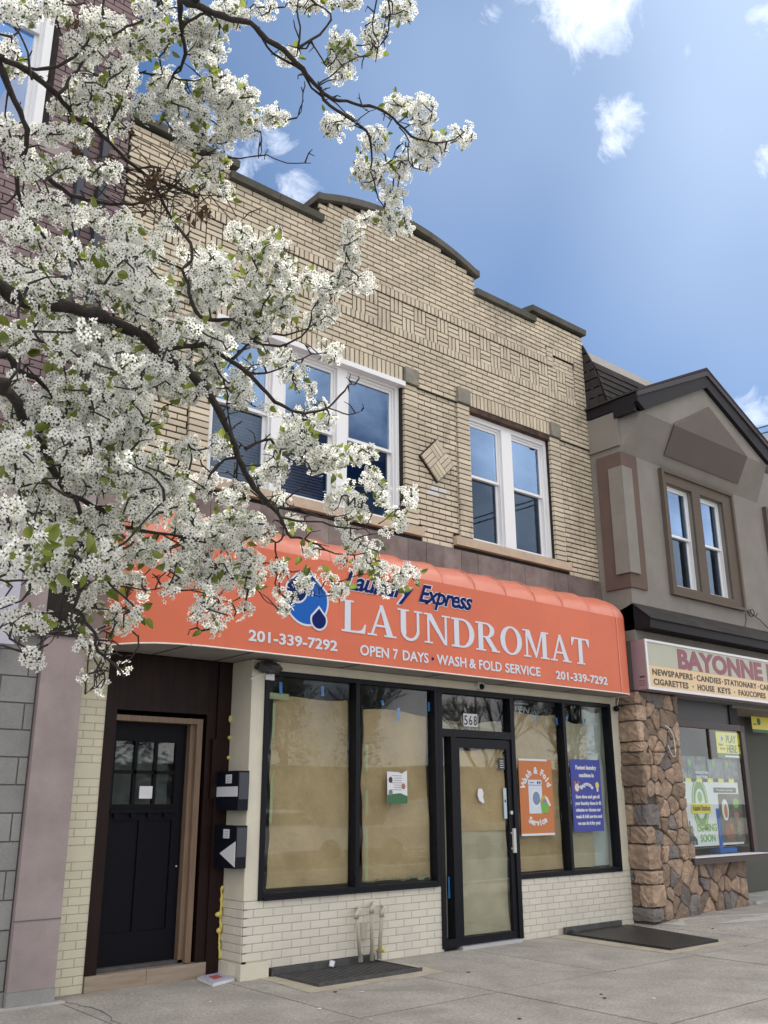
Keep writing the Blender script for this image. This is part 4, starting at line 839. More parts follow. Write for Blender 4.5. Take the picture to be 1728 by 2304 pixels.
MB().prism([(10.64, 7.00), (10.64, 7.13), PK, (14.55, 7.13), (14.55, 7.0), (14.36, 6.90), (12.60, 7.785), (10.81, 6.90)], GY-.07, GY-.002).build('rake_board', FASC, rb)
MB().prism([(10.62, 7.06), (10.62, 7.135), (PK[0], PK[1]+.02), (14.57, 7.135), (14.57, 7.06), (PK[0], PK[1]-.07)], GY-.095, GY-.071).build('rake_moulding', mat('rake_trim', (.032, .029, .036), .7), rb)
MB().add([(10.62, GY-.10, 7.14), (PK[0], GY-.10, PK[1]+.03), (PK[0], 1.5, PK[1]+.03), (10.62, 1.5, 7.14), (10.62, GY-.10, 7.17), (PK[0], GY-.10, PK[1]+.07), (PK[0], 1.5, PK[1]+.07), (10.62, 1.5, 7.17)], [(0, 1, 2, 3), (7, 6, 5, 4), (0, 4, 5, 1), (0, 3, 7, 4), (1, 5, 6, 2)]).build('gable_roof', SHING, rb)
MB().add([(14.58, GY-.10, 7.14), (PK[0], GY-.10, PK[1]+.03), (PK[0], 1.5, PK[1]+.03), (14.58, 1.5, 7.14), (14.58, GY-.10, 7.17), (PK[0], GY-.10, PK[1]+.07), (PK[0], 1.5, PK[1]+.07), (14.58, 1.5, 7.17)], [(3, 2, 1, 0), (4, 5, 6, 7), (1, 5, 4, 0), (4, 7, 3, 0), (2, 6, 5, 1)]).build('gable_roof', SHING, rb)
MB().box(10.64, 10.70, GY-.002, -.36, 6.86, 7.13).box(10.655, 10.70, -.36, .14, 6.985, 7.16).build('side_fascia', FASC, rb)
# mansard
prof = [(-.24, 7.16), (-.03, 7.90), (.14, 8.17), (.6, 8.2), (.6, 7.0), (-.24, 7.1)]
MB().prism(prof, 10.705, 17.8, ax='x').build('mansard_core', FASC, rb)
sh = MB(); nrow = 6
for r in range(nrow):
    t0, t1 = r/nrow, (r+1)/nrow+.03; y0, z0 = -.25+.21*t0, 7.16+.74*t0; y1, z1 = -.25+.21*t1, 7.16+.74*t1
    x = 10.69+(.12 if r % 2 else 0)-.3
    while x < 12.9:
        a, b = max(x, 10.68), x+.30*random.uniform(.85, 1.1); j = random.uniform(0, .006)
        if b-a > .05:
            m_ = MB().add([(a+.003, y0-.022-j, z0), (b-.003, y0-.022-j, z0), (b-.003, y1-.006, z1), (a+.003, y1-.006, z1), (a+.003, y0-.004, z0+.002), (b-.003, y0-.004, z0+.002), (b-.003, y1, z1), (a+.003, y1, z1)], [(0, 1, 2, 3), (4, 5, 1, 0), (0, 3, 7, 4), (1, 5, 6, 2)]); m_.build('shingle', SHING, rb)
        x = b
for r in range(7):   # the hip face turned towards the brick building
    z0, z1 = 7.15+.155*r, 7.15+.155*(r+1)+.02; f = lambda z: -.22+.18*min((z-7.15)/.75, 1)+(max(z-7.9, 0)*.45)
    y = f(z0)
    k = 0
    while y < .135:
        b = min(y+.13+.02*((r+k) % 3), .145); MB().prism([(y, z0), (b, z0), (b, z1), (min(max(y, f(z1)), b-.004), z1)], 10.665+.003*(k % 2), 10.704-.001*r, ax='x').build('shingle', SHING, rb); y = b+.004; k += 1
MB().add([(10.69, -.035, 7.905), (17.8, -.035, 7.905), (17.8, .14, 8.19), (10.69, .14, 8.19), (10.69, -.02, 7.89), (17.8, -.02, 7.89), (17.8, .16, 8.17), (10.69, .16, 8.17)], [(0, 1, 2, 3), (4, 5, 1, 0), (0, 3, 7, 4), (2, 6, 7, 3)]).build('roof_edge', ROOFG, rb)
MB().add([(10.66, .12, 6.95), (10.695, .10, 6.95), (10.695, .10, 7.62), (10.68, .13, 7.75), (10.66, .14, 7.6)], [(0, 1, 2, 3, 4)]).box(10.672, 10.699, .128, .146, 6.95, 7.6).build('flashing', mat('lead_flashing', (.30, .33, .37), .6), rb)
# pent roof over the shop
MB().prism([(RY+.01, 4.11), (-.63, 3.875), (-.62, 3.745), (RY+.35, 3.745), (RY+.35, 4.0)], 10.70, 17.8, ax='x').build('pent_roof_core', FASC, rb)
for r in range(3):
    t0, t1 = r/3, (r+1)/3+.04; y0, z0 = -.655+.275*t0, 3.865+.235*t0; y1, z1 = -.655+.275*t1, 3.865+.235*t1; x = 10.67
    while x < 17.6:
        b = x+random.uniform(.26, .36); MB().add([(x+.003, y0, z0), (b-.003, y0-.004, z0), (b-.003, y1, z1+.012), (x+.003, y1, z1+.012), (x+.003, y0+.01, z0+.016), (b-.003, y0+.01, z0+.016)], [(0, 1, 2, 3), (0, 1, 5, 4), (4, 5, 2, 3)]).build('shingle', SHING, rb); x = b
for k in range(30): MB().box(10.72+.2*k, 10.725+.2*k, -.61, RY+.05, 3.7405, 3.7445).build('soffit_groove', BLACKF, rb) if k < 26 else None
MB().box(10.71, 17.8, -.27, .5, 2.9, 3.75).build('sign_backing', mat('backing_grey', (.10, .11, .11), .8), rb)
# light box sign
sg = empty('shop_sign', (13.5, -.4, 3.2), 'long cream and grey box sign reading BAYONNE NEWS over the right hand shop', 'sign')
box('sign_box', SIGNB, sg, 10.705, 17.5, -.495, -.275, 2.935, 3.60)
box('face_upper', SIGNF, sg, 10.745, 17.46, -.500, -.496, 3.262, 3.572); box('face_lower', SIGNY, sg, 10.745, 17.46, -.500, -.496, 2.965, 3.260)
MB().box(10.70, 17.5, -.512, -.4965, 3.572, 3.604).box(10.70, 17.5, -.512, -.4965, 2.93, 2.965).box(10.70, 10.745, -.512, -.4965, 2.965, 3.572).build('sign_frame', ALU, sg)
for z in (2.99, 3.02, 3.05): box('side_print', MAROON, sg, 10.7035, 10.7045, -.46, -.36, z-.004, z+.006)
box('side_label', BLK, sg, 10.7035, 10.7045, -.46, -.38, 3.09, 3.11)
text('lettering', 'BAYONNE NEWS', MAROON, sg, 11.47, 3.283, .262, x1=15.25, bold=.045, y=-.5005)
text('lettering', 'NEWSPAPERS', BLK, sg, 10.83, 3.133, .083, x1=11.795, bold=.025, y=-.5005, space=1.1); text('lettering', 'CANDIES', BLK, sg, 11.90, 3.133, .083, x1=12.535, bold=.025, y=-.5005, space=1.1); text('lettering', 'STATIONARY', BLK, sg, 12.63, 3.133, .083, x1=13.54, bold=.025, y=-.5005, space=1.1); text('lettering', 'CARDS', BLK, sg, 13.64, 3.133, .083, x1=14.1, bold=.025, y=-.5005, space=1.1)
text('lettering', 'CIGARETTES', BLK, sg, 10.84, 3.003, .083, x1=11.665, bold=.025, y=-.5005, space=1.1); text('lettering', 'HOUSE', BLK, sg, 11.90, 3.003, .083, x1=12.335, bold=.025, y=-.5005, space=1.1); text('lettering', 'KEYS', BLK, sg, 12.43, 3.003, .083, x1=12.765, bold=.025, y=-.5005, space=1.1); text('lettering', 'FAX/COPIES', BLK, sg, 12.99, 3.003, .083, x1=13.775, bold=.02, y=-.5005, space=1.05)
for x, z in ((11.85, 3.17), (12.58, 3.17), (13.59, 3.17), (11.785, 3.04), (12.88, 3.04)): MB().prism(circ(x, z, .012, n=10), -.5035, -.5005).build('bullet', BLK, sg)
# fieldstones
def clip(poly, p, nrm):
    out = []
    for i in range(len(poly)):
        a, b = poly[i], poly[(i+1) % len(poly)]; da = (a[0]-p[0])*nrm[0]+(a[1]-p[1])*nrm[1]; db = (b[0]-p[0])*nrm[0]+(b[1]-p[1])*nrm[1]
        if da <= 0: out.append(a)
        if (da < 0) != (db < 0) and abs(da-db) > 1e-9: t = da/(da-db); out.append((a[0]+(b[0]-a[0])*t, a[1]+(b[1]-a[1])*t))
    return out
def stones(x0, x1, z0, z1, sx, sz, parent, plane, y, seed, jit=.36, wrap=False, cut=()):
    rr = random.Random(seed); nx, nz = max(1, round((x1-x0)/sx)), max(1, round((z1-z0)/sz)); P = []
    for j in range(nz):
        for i in range(nx):
            P.append((x0+(x1-x0)*(i+.5+(.25 if j % 2 else -.25)*(nx > 1)+rr.uniform(-jit, jit))/nx, z0+(z1-z0)*(j+.5+rr.uniform(-jit, jit))/nz))
    for k, p in enumerate(P):
        poly = rect(x0, z0, x1, z1)
        for q in P:
            if q is p or abs(q[0]-p[0]) > sx*3 or abs(q[1]-p[1]) > sz*3: continue
            d = (q[0]-p[0], q[1]-p[1]); l = math.hypot(*d)
            if l < 1e-6: continue
            nrm = (d[0]/l, d[1]/l); m = ((p[0]+q[0])/2-nrm[0]*.0055, (p[1]+q[1])/2-nrm[1]*.0055); poly = clip(poly, m, nrm)
            if len(poly) < 3: break
        if len(poly) < 3: continue
        zc_ = sum(q[1] for q in poly)/len(poly); lim = max([10.708+c_[2] for c_ in cut if c_[0]-.02 < zc_ < c_[1]+.02] or [0])
        if lim: poly = clip(poly, (lim, 0), (-1, 0))
        if len(poly) < 3 or max(q[0] for q in poly)-min(q[0] for q in poly) < .03: continue
        # resample edge, roughen
        pts = []
        for i in range(len(poly)):
            a, b = poly[i], poly[(i+1) % len(poly)]; l = math.hypot(b[0]-a[0], b[1]-a[1])
            if l < .012: continue
            n = max(1, int(l/.055))
            for t in range(n): pts.append((a[0]+(b[0]-a[0])*(t+.5*(n == 1)*0)/n, a[1]+(b[1]-a[1])*t/n))
        if len(pts) < 4: continue
        for _ in range(1):
            q_ = []
            for i in range(len(pts)): a, b = pts[i], pts[(i+1) % len(pts)]; q_ += [(a[0]*.72+b[0]*.28, a[1]*.72+b[1]*.28), (a[0]*.28+b[0]*.72, a[1]*.28+b[1]*.72)]
            pts = q_
        cx, cz = sum(q[0] for q in pts)/len(pts), sum(q[1] for q in pts)/len(pts); pr = rr.uniform(.014, .042); nn = len(pts)
        tl = (rr.uniform(-.10, .10), rr.uniform(-.10, .10)); v = []; f = []
        for lv, (s, h) in enumerate(((1., -.02), (.985, pr*.45), (.90, pr*.85), (.62, pr*1.05))):
            for q in pts:
                jx = rr.uniform(-.004, .004); u, w_ = cx+(q[0]-cx)*s+jx, cz+(q[1]-cz)*s+jx*.7; hh = h+(tl[0]*(u-cx)+tl[1]*(w_-cz) if lv > 1 else 0)+rr.uniform(-.006, .006)*(lv > 0)
                v.append((u, hh, w_))
        for lv in range(3):
            for i in range(nn): j = (i+1) % nn; f.append((lv*nn+i, lv*nn+j, (lv+1)*nn+j, (lv+1)*nn+i))
        v.append((cx, pr*1.1+rr.uniform(-.006, .01), cz)); 
        for i in range(nn): f.append((3*nn+i, 3*nn+(i+1) % nn, 4*nn))
        if plane == 'y': V = [(a, y-h, c) for a, h, c in v]
        else: V = [(y-h, a, c) for a, h, c in v]
        MB().add(V, f).build('fieldstone', STONEG if rr.random() < .2 else STONE, parent)
pl = MB().box(10.71, 11.66, -.27, .25, .0, 2.93).box(11.66, 11.74, -.27, .2, 0, .95).build('stone_pillar', SMORT, rb)
def quoin(x0, x1, y0, y1, z0, z1, parent, rr, m):
    n = 5; mb = MB(); idx = {}
    def P_(i, j, k):
        u, v, w_ = i/n, j/n, k/n; a, b, c = 2*u-1, 2*v-1, 2*w_-1; e = max(abs(a), abs(b), abs(c)); p = 5
        l = (abs(a)**p+abs(b)**p+abs(c)**p)**(1/p) or 1; f = e/l*.5+.5; key = (i, j, k)
        if key not in idx:
            idx[key] = len(mb.v); jt = .0105; mb.v.append((x0+(x1-x0)*(a*f+1)/2+rr.uniform(-jt, jt), y0+(y1-y0)*(b*f+1)/2+rr.uniform(-jt, jt), z0+(z1-z0)*(c*f+1)/2+rr.uniform(-jt, jt)*.6))
        return idx[key]
    for i in range(n):
        for j in range(n):
            mb.f += [(P_(i, 0, j), P_(i+1, 0, j), P_(i+1, 0, j+1), P_(i, 0, j+1)), (P_(0, i, j), P_(0, i, j+1), P_(0, i+1, j+1), P_(0, i+1, j)), (P_(i, j, n), P_(i+1, j, n), P_(i+1, j+1, n), P_(i, j+1, n)), (P_(i, j, 0), P_(i, j+1, 0), P_(i+1, j+1, 0), P_(i+1, j, 0)), (P_(n, i, j), P_(n, i+1, j), P_(n, i+1, j+1), P_(n, i, j+1))]
    mb.build('fieldstone', m, parent)
rrq = random.Random(4); z = .05; k = 0; fw = []
while z < 2.88:
    h_ = min(rrq.choice((.13, .17, .22, .27, .32)), 2.92-z); wf = rrq.choice((.05, .09, .14, .2, .26)) if z > .5 else rrq.uniform(.15, .3); ws = rrq.choice((.14, .22, .30, .36)); pj = rrq.uniform(.0, .032)
    quoin(10.672-pj, 10.70+wf, -.312-pj, -.275+ws, z+.004, z+h_-.004, pl, rrq, STONE if rrq.random() > .18 else STONEG)
    if ws < .33: quoin(10.68, 10.72, -.265+ws, .17, z+.01, z+h_-.01, pl, rrq, STONEG if rrq.random() < .4 else STONE)
    fw.append((z, z+h_, wf)); z += h_
stones(10.70, 11.66, .95, 2.92, .20, .205, pl, 'y', -.275, 3, jit=.44, cut=fw); stones(10.70, 11.76, .05, .95, .20, .22, pl, 'y', -.275, 5, jit=.44, cut=fw)
bk2 = MB().box(11.74, 13.22, -.14, .3, .0, .70).build('stone_bulkhead', SMORT, rb); stones(11.76, 13.21, .05, .70, .20, .25, bk2, 'y', -.145, 14, jit=.44)
# right hand shop window
wd = MB().box(11.67, 13.55, -.20, -.10, 2.515, 2.60).box(13.46, 13.56, -.20, .9, .70, 2.60).box(11.66, 11.69, -.20, -.10, .77, 2.52).box(12.58, 12.60, -.19, -.15, 2.08, 2.515).build('news_window_frame', BROWNM, rb)
for q in range(4): MB().box(11.67, 13.56, -.208-.002*(q % 2), -.2005, 2.525+.019*q, 2.537+.019*q).build('frame_rib', BROWNM, rb)
box('window_head', mat('slate_panel', (.028, .030, .038), .5), rb, 11.66, 13.28, -.13, -.05, 2.60, 2.93); box('head_post', FASC, rb, 13.28, 13.50, -.15, .1, 2.60, 2.9)
sl_ = MB()
for q in range(4): sl_.box(11.66, 13.57, -.335+.004*(q % 2), -.12, .690+.020*q, .708+.020*q)
sl_.build('window_ledge', BROWNM, rb); box('ledge_edge', PWHITE, rb, 11.68, 13.57, -.345, -.13, .771, .782)
box('news_pane', GL_SH, rb, 11.69, 13.46, -.165, -.160, .782, 2.515)
box('news_interior', mat('news_room', (.09, .10, .10), .9), rb, 11.69, 13.46, .25, .3, .7, 2.6)
# things in that window
ph_ = empty('play_here_sign', (13.05, -.15, 2.2), 'yellow and green PLAY HERE sign high in the right hand shop window', 'sign')
a_, b_ = at(1608, 1641, -.15), at(1677, 1687, -.15); X0, X1, Z1, Z0 = a_.x, b_.x-.02, 2.49, 2.09
box('board', YEL, ph_, X0, X1, -.158, -.152, Z0+.09, Z1); box('green_foot', GRN, ph_, X0, X1, -.158, -.152, Z0+.02, Z0+.09); box('white_foot', PWHITE, ph_, X0+.2, X1-.2, -.1595, -.1585, Z0+.035, Z0+.06)
text('lettering', 'PLAY', GRN, ph_, X0+.27, 2.335, .115, x1=X1-.24, bold=.02, y=-.1585); text('lettering', 'HERE', GRN, ph_, X0+.27, 2.195, .115, x1=X1-.24, bold=.02, y=-.1585)
for q in (X0+.13, X1-.12):
    MB().prism(circ(q+.02, 2.39, .045, .06, 16), -.1600, -.1585).build('logo_disc', PWHITE, ph_); MB().prism([(q, 2.38), (q+.02, 2.43), (q+.05, 2.40), (q+.03, 2.36)], -.1615, -.1602).build('logo_mark', GRN, ph_)
    text('lettering', 'New', GRN, ph_, q-.08, 2.285, .04, x1=q+.04, bold=.01, y=-.1585); text('lettering', 'Jersey', GRN, ph_, q-.05, 2.235, .035, x1=q+.09, bold=.01, y=-.1585)
ban = empty('window_poster', (12.6, -.1, 1.4), 'large white COMING SOON poster with green oval and black train in right hand window', 'poster')
PY = -.105
box('sheet', PWHITE, ban, 11.72, 13.36, PY, PY+.003, .90, 1.795)
ol = MB(); cxo, czo = 12.30, 1.47
MB().prism([(cxo+.205*(1+.03*math.cos(12*t*2*PI/96*4))*math.cos(t*2*PI/96), czo+.36*(1+.02*math.cos(12*t*2*PI/96*4))*math.sin(t*2*PI/96)) for t in range(96)], PY-.002, PY-.0008).build('green_oval', mat('badge_green', (.16, .27, .09), .5), ban)
MB().prism(circ(cxo, czo, .185, .325), PY-.0035, PY-.0025, holes=[circ(cxo, czo, .172, .310)]).build('oval_line', mat('badge_pale', (.55, .70, .35), .5), ban)
MB().prism(circ(cxo, czo, .12, .205), PY-.0035, PY-.0025).build('oval_centre', PWHITE, ban); MB().prism(circ(cxo, czo+.09, .06, .075), PY-.005, PY-.004).build('emblem', LGRN, ban)
box('yellow_band', YEL, ban, cxo-.24, cxo+.25, PY-.0065, PY-.0055, 1.335, 1.475); text('lettering', 'Falafel Station', mat('print_brown', (.20, .10, .03), .6), ban, cxo-.21, 1.375, .075, x1=cxo+.23, bold=.02, y=PY-.007)
text('lettering', 'COMING', LGRN, ban, 12.16, 1.095, .105, x1=12.66, bold=.015, y=PY-.001); text('lettering', 'SOON', LGRN, ban, 12.22, .955, .105, x1=12.60, bold=.015, y=PY-.001)
text('lettering', 'MANHATTAN', PWHITE, ban, 12.25, 1.875, .04, x1=12.58, bold=.03, y=PY-.002); text('lettering', 'NEW YORK', PWHITE, ban, 12.27, 1.815, .04, x1=12.57, bold=.03, y=PY-.002)
trn = MB().prism([(11.78, .92), (12.14, .92), (12.14, .99), (12.06, 1.06), (12.05, 1.17), (12.0, 1.17), (12.0, 1.24), (11.97, 1.24), (11.97, 1.16), (11.92, 1.16), (11.90, 1.10), (11.84, 1.10), (11.82, 1.02), (11.78, 1.0)], PY-.002, PY-.001).build('train_print', BLK, ban)
MB().prism(circ(12.03, 1.115, .035, .04, 14), PY-.004, PY-.0025).build('train_lamp', mat('print_olive', (.20, .25, .08), .6), ban)
for q in range(4): MB().prism(circ(11.83+.08*q, .945, .028, n=14), PY-.004, PY-.0025).build('train_wheel', mat('print_grey', (.15, .16, .17), .6), ban)
pp = empty('food_poster', (13.1, -.09, 1.3), 'dark food photo poster with black caption bar in right part of right hand window', 'poster')
box('sheet', mat('print_food', (.13, .115, .10), .6, c2=(.04, .045, .035), vscale=9), pp, 12.78, 13.40, PY-.006, PY-.004, .93, 1.60); box('caption_bar', BLK, pp, 12.68, 13.28, PY-.0075, PY-.0062, 1.62, 1.69); text('lettering', 'Mediterranean', PWHITE, pp, 12.74, 1.64, .035, x1=13.2, y=PY-.008)
for (x, z, rx, rz, m_) in ((12.93, 1.38, .09, .15, PWHITE), (12.94, 1.36, .045, .10, PORANGE), (13.24, 1.47, .08, .07, LGRN), (13.0, 1.08, .15, .13, mat('print_redbrown', (.20, .07, .05), .6)), (12.93, 1.13, .06, .06, LGRN), (13.05, 1.14, .05, .05, MATS['print_skin']), (13.22, 1.30, .07, .05, MATS['print_skin']), (13.28, 1.12, .07, .12, mat('print_beige', (.35, .28, .2), .6, c2=(.05, .04, .03), vscale=40))): MB().prism(circ(x, z, rx, rz, 18), PY-.009+random.uniform(-.0015, .0015), PY-.0065).build('food_print', m_, pp)
tp = empty('window_poster', (12.5, -.1, 2.0), 'dark city photo posters above yellow and black striped tape in right hand window', 'poster')
CITY = mat('print_city', (.055, .065, .075), .6, c2=(.20, .23, .26), vscale=11)
for k, (a, b) in enumerate(((11.70, 12.06), (12.07, 12.56), (12.60, 13.02), (13.03, 13.42))): box('photo', CITY if k % 2 else mat('print_cloudy', (.24, .28, .32), .6, c2=(.07, .08, .09), vscale=5), tp, a, b, PY+.0045, PY+.0065, 1.80, 2.12 if k != 2 else 2.1)
for k in range(12): box('hazard_tape', YEL if k % 2 == 0 else BLK, tp, 11.70+.142*k, 11.70+.142*k+.141, PY-.0025, PY-.0012, 1.765, 1.815)
for x in (11.80, 12.13, 12.75, 13.12): MB().prism(circ(x, 2.03, .035, .055, 14), PY+.002, PY+.004).build('green_mark', LGRN, tp)
bf = empty('blue_stand', (12.7, .0, .8), 'blue stand with a post and foot behind the right hand shop window', 'stand'); box('post', LETS, bf, 12.69, 12.76, -.12, -.1101, .80, 1.40); box('foot', LETS, bf, 12.66, 13.1, -.13, .05, .80, .86)
cy = at(1530, 1633, -.33)
cbw = MB(); cbw.tube([at(a, b, -.335) for a, b in ((1496, 1632), (1507, 1640), (1515, 1655), (1518, 1672), (1520, 1690), (1519, 1702), (1514, 1702), (1508, 1690), (1503, 1677))], .006, 6); tag(cbw.build('loose_cable', PWHITE, smooth=True), 'white cable looping out of the fieldstone pillar', 'cable')
co_ = MB(); c0 = at(1685, 1380, RY-.02)
co_.tube([c0+Vector((.075*math.cos(t*.5), -.004*t, .055*math.sin(t*.5))) for t in range(26)], .007, 5); co_.tube([at(1668, 1370, RY-.02), at(1675, 1372, RY-.03), at(1690, 1380, RY-.03), at(1710, 1395, RY-.04), at(1740, 1425, RY-.06)], .007, 5); co_.tube([at(1677, 1380, RY-.02), at(1679, 1395, RY-.02), at(1676, 1412, RY-.02)], .005, 5)
tag(co_.build('coiled_wire', BLACKF), 'black coiled wire on the stucco wall below the window corner', 'wire')
# recessed entrance at the right edge
dr = MB().box(13.57, 13.66, .55, .65, .07, 2.75).box(13.66, 17, .58, .62, .07, 2.9).build('recess_wall', mat('recess_grey', (.075, .078, .07), .8), rb)
box('door_post', BROWNM, rb, 13.75, 13.85, .45, .57, .07, 2.75); box('entrance_ceiling', mat('recess_ceiling', (.16, .14, .11), .8), rb, 13.3, 17, -.2, .6, 2.86, 2.9)
a_ = at(1690, 1614, .40); ys = empty('yellow_sign', (a_.x, .4, a_.z), 'second yellow sign with a round logo in the shop entrance at the photo edge', 'sign')
box('board', YEL, ys, a_.x, a_.x+.7, .40, .405, a_.z-.19, a_.z+.02); box('green_foot', GRN, ys, a_.x, a_.x+.7, .40, .405, a_.z-.24, a_.z-.19); MB().prism(circ(a_.x+.23, a_.z-.06, .055, .06, 16), .396, .3995).build('logo_disc', GRN, ys); text('lettering', 'New', GRN, ys, a_.x+.05, a_.z-.12, .035, x1=a_.x+.15, y=.3995)
blob('cement_ramp', CONCW, [(13.35, .0), (13.5, -.14), (15.5, -.1), (17, .55), (13.4, .55)], .05)
# power lines
for k, (a, b) in enumerate((((1690, 968), (1760, 948)), ((1702, 978), (1760, 964)))):
    p0, p1 = away(*a, 18), away(*b, 14); d = (p1-p0); q0, q1 = p0-d*1.0, p1+d*6
    tag(MB().tube([q0, p0, p1, q1], .012, 5).build('power_line', BLACKF), ('upper' if k == 0 else 'lower')+' black power line crossing the sky at the right edge', 'wire', 'power lines')
# ------------------------------------------------------------------ NEIGHBOUR ON THE LEFT
lb = empty('mauve_building', (0, .5, 0), 'mauve brick building with grey concrete block shopfront left of the brick building', 'building')
LY = .12
def wr(px0, py0, px1, py1, Y): a, b = at(px0, py0, Y), at(px1, py1, Y); return a, b
wa, wb_ = at(20, 20, LY), at(84, 300, LY)
wlz0, wlz1, wlx1 = wb_.z, 10.2, wb_.x
uw = MB().prism([(-4, 2.9), (3.17, 2.9), (3.17, 11.5), (-4, 11.5)], LY+.006, .6, holes=[rect(wlx1-1.1, wlz0, wlx1, wlz1)]).build('upper_wall', MORTAR, lb)
box('party_wall', MBRICK, lb, 2.9, 3.168, .6, 12, 0, 11.5)
ML = courses(.4, 3.17, 4.3, 11.5, .0715, .2125, [(wlx1-1.2, wlx1+.09, wlz0-.12, wlz1+.1)], LY, .0105, org=.1)
lay(ML, uw, MBRICK, 'mauve_brick', 280, .02, .001)
box('stone_band', PINK, lb, -4, 3.172, LY-.015, LY+.1, 4.0, 4.3); 
zb_ = at(240, 380, LY).z; box('stone_band', PINK, lb, wlx1-1.3, 3.172, LY-.012, LY, wlz0-.16, wlz0-.02)
sash_window(lb, 'window', wlx1-.62, wlx1-.06, wlz0+.04, wlz1, LY+.05, WHITE, mid=(wlz0+wlz1)/2, up=GL_UP, lo=GL_UP); sash_window(lb, 'window', wlx1-1.1, wlx1-.64, wlz0+.04, wlz1, LY+.05, WHITE, mid=(wlz0+wlz1)/2, up=GL_UP, lo=GL_UP)
box('window_frame', WHITE, lb, wlx1-.06, wlx1+.02, LY-.03, LY+.15, wlz0-.02, wlz1)
for (a, b) in (((203, 150), (172, 520)), ((249, 190), (220, 520))):
    p, q = at(*a, LY-.06), at(*b, LY-.06); x = (p.x+q.x)/2
    MB().box(x-.035, x+.035, LY-.10, LY-.01, 4.3, min(p.z+.3, 9)).build('drain_pipe', DARKM, lb)
lw = MB().box(-4, 2.845, .215, .6, .0, 3.05).build('block_wall', GMORT, lb)
GB = courses(-1, 2.842, .12, 3.0, .2195, .44, (), .205, .012, org=2.842-.30); lay(GB, lw, GRANB, 'concrete_block', 200, .02, .001)
box('base_course', GRANB, lb, 1.6, 2.84, .195, .3, 0, .115)
pk = MB().box(2.85, 3.222, .15, .5, .118, 3.14).build('mauve_pilaster', PINK, lb); box('pilaster_base', GRANB, lb, 2.845, 3.226, .140, .5, 0, .116); box('pilaster_cap', PINK, lb, 2.83, 3.235, .13, .5, 3.145, 4.0)
MB().box(2.84, 3.222, .146, .149, .62, .628).build('stucco_joint', GMORT, lb)
box('wall_sign', mat('lilac_sign', (.42, .42, .50), .5), lb, -1.5, at(19, 1440, .1).x, -.05, .2, at(10, 1450, .0).z, 3.6)
box('shop_cornice', PINK, lb, -4, 2.825, .11, .5, 3.06, 4.0)
box('grout_line', CONCW, lb, 1.5, 3.3, .10, .19, .0, .012)
# ------------------------------------------------------------------ STREET BEHIND THE CAMERA (seen in the window reflections)
def far_house(x, y, wd_, h, m, label):
    e = empty('far_building', (x+wd_/2, y-4, 0), label, 'building'); box('wall', m, e, x, x+wd_, y-8, y, -.15, h); box('roof', FASC, e, x-.2, x+wd_+.2, y-8.2, y+.2, h, h+.25)
    for k in range(int(wd_/2)): box('window', DARKM, e, x+.5+2*k, x+1.6+2*k, y-.02, y+.02, h*.55, h*.8); 
far_house(22, -36, 14, 3.2, STREETW, 'low pale building across the street with a flat roof'); far_house(40, -36, 14, 3.4, mat('far_wall_brown', (.22, .13, .1), .9), 'low brown building across the street'); far_house(-16, -34, 14, 4, mat('far_wall_grey', (.16, .16, .17), .9), 'grey building across the street')
MB().box(-60, 90, -40, -17.5, -.15, -.02).build('far_sidewalk', CONC, kind='structure')
def bare(mb, p, d, l, r, dep, rr):
    q = p+d*l; mb.tube([p, p+d*l*.5+Vector((rr.uniform(-1, 1), rr.uniform(-1, 1), 0))*l*.05, q], [r, r*.85, r*.7], 5 if dep > 2 else 3, cap=False)
    if dep == 0: return
    for k in range(3 if dep > 1 else 4):
        nd_ = (d+Vector((rr.uniform(-1, 1), rr.uniform(-1, 1), rr.uniform(-.25, .7)))*.62).normalized(); bare(mb, p+d*l*rr.uniform(.6, 1), nd_, l*rr.uniform(.6, .82), r*.6, dep-1, rr)
for k, (x, y, h) in enumerate(((21, -24, 2.5), (27, -26, 2.8), (33, -24, 2.6), (42, -26, 2.9), (15.5, -25, 2.6))):
    mb = MB(); rr = random.Random(k); bare(mb, Vector((x, y, -.1)), Vector((0, 0, 1)), h, .17, 6, rr); tag(mb.build('bare_tree', BARK), ('leafless tree across the road, ' + ('second from the left end', 'in the middle of the row', 'fourth from the left end', 'at the right end of the row', 'at the left end of the row')[k]), 'tree', 'bare trees across the street')
for k, (x, y, h) in enumerate(((25, -29, 9.0), (31, -31, 8.5), (47, -30, 10), (19, -31, 7.5))):
    e = empty('conifer', (x, y, 0), 'dark conifer across the street, ' + ('second from the left end', 'third from the left end', 'tallest, at the right end', 'at the left end')[k], 'tree', 'conifers across the street'); MB().tube([(x, y, -.1), (x, y, h)], [.18, .03], 6).build('trunk', BARK, e)
    mb = MB(); rr = random.Random(40+k)
    for q in range(1500):
        t = rr.random()**.7; z = 1+t*(h-1); rad = (1-t)*2.3+.15; a = rr.uniform(0, 2*PI); r_ = rad*rr.uniform(.3, 1); c = Vector((x+r_*math.cos(a), y+r_*math.sin(a), z-.15*r_)); s = .22
        mb.add([c+Vector((rr.uniform(-s, s), rr.uniform(-s, s), rr.uniform(-s, s)*.6)) for _ in range(3)], [(0, 1, 2)])
    mb.build('needles', FOLI, e)
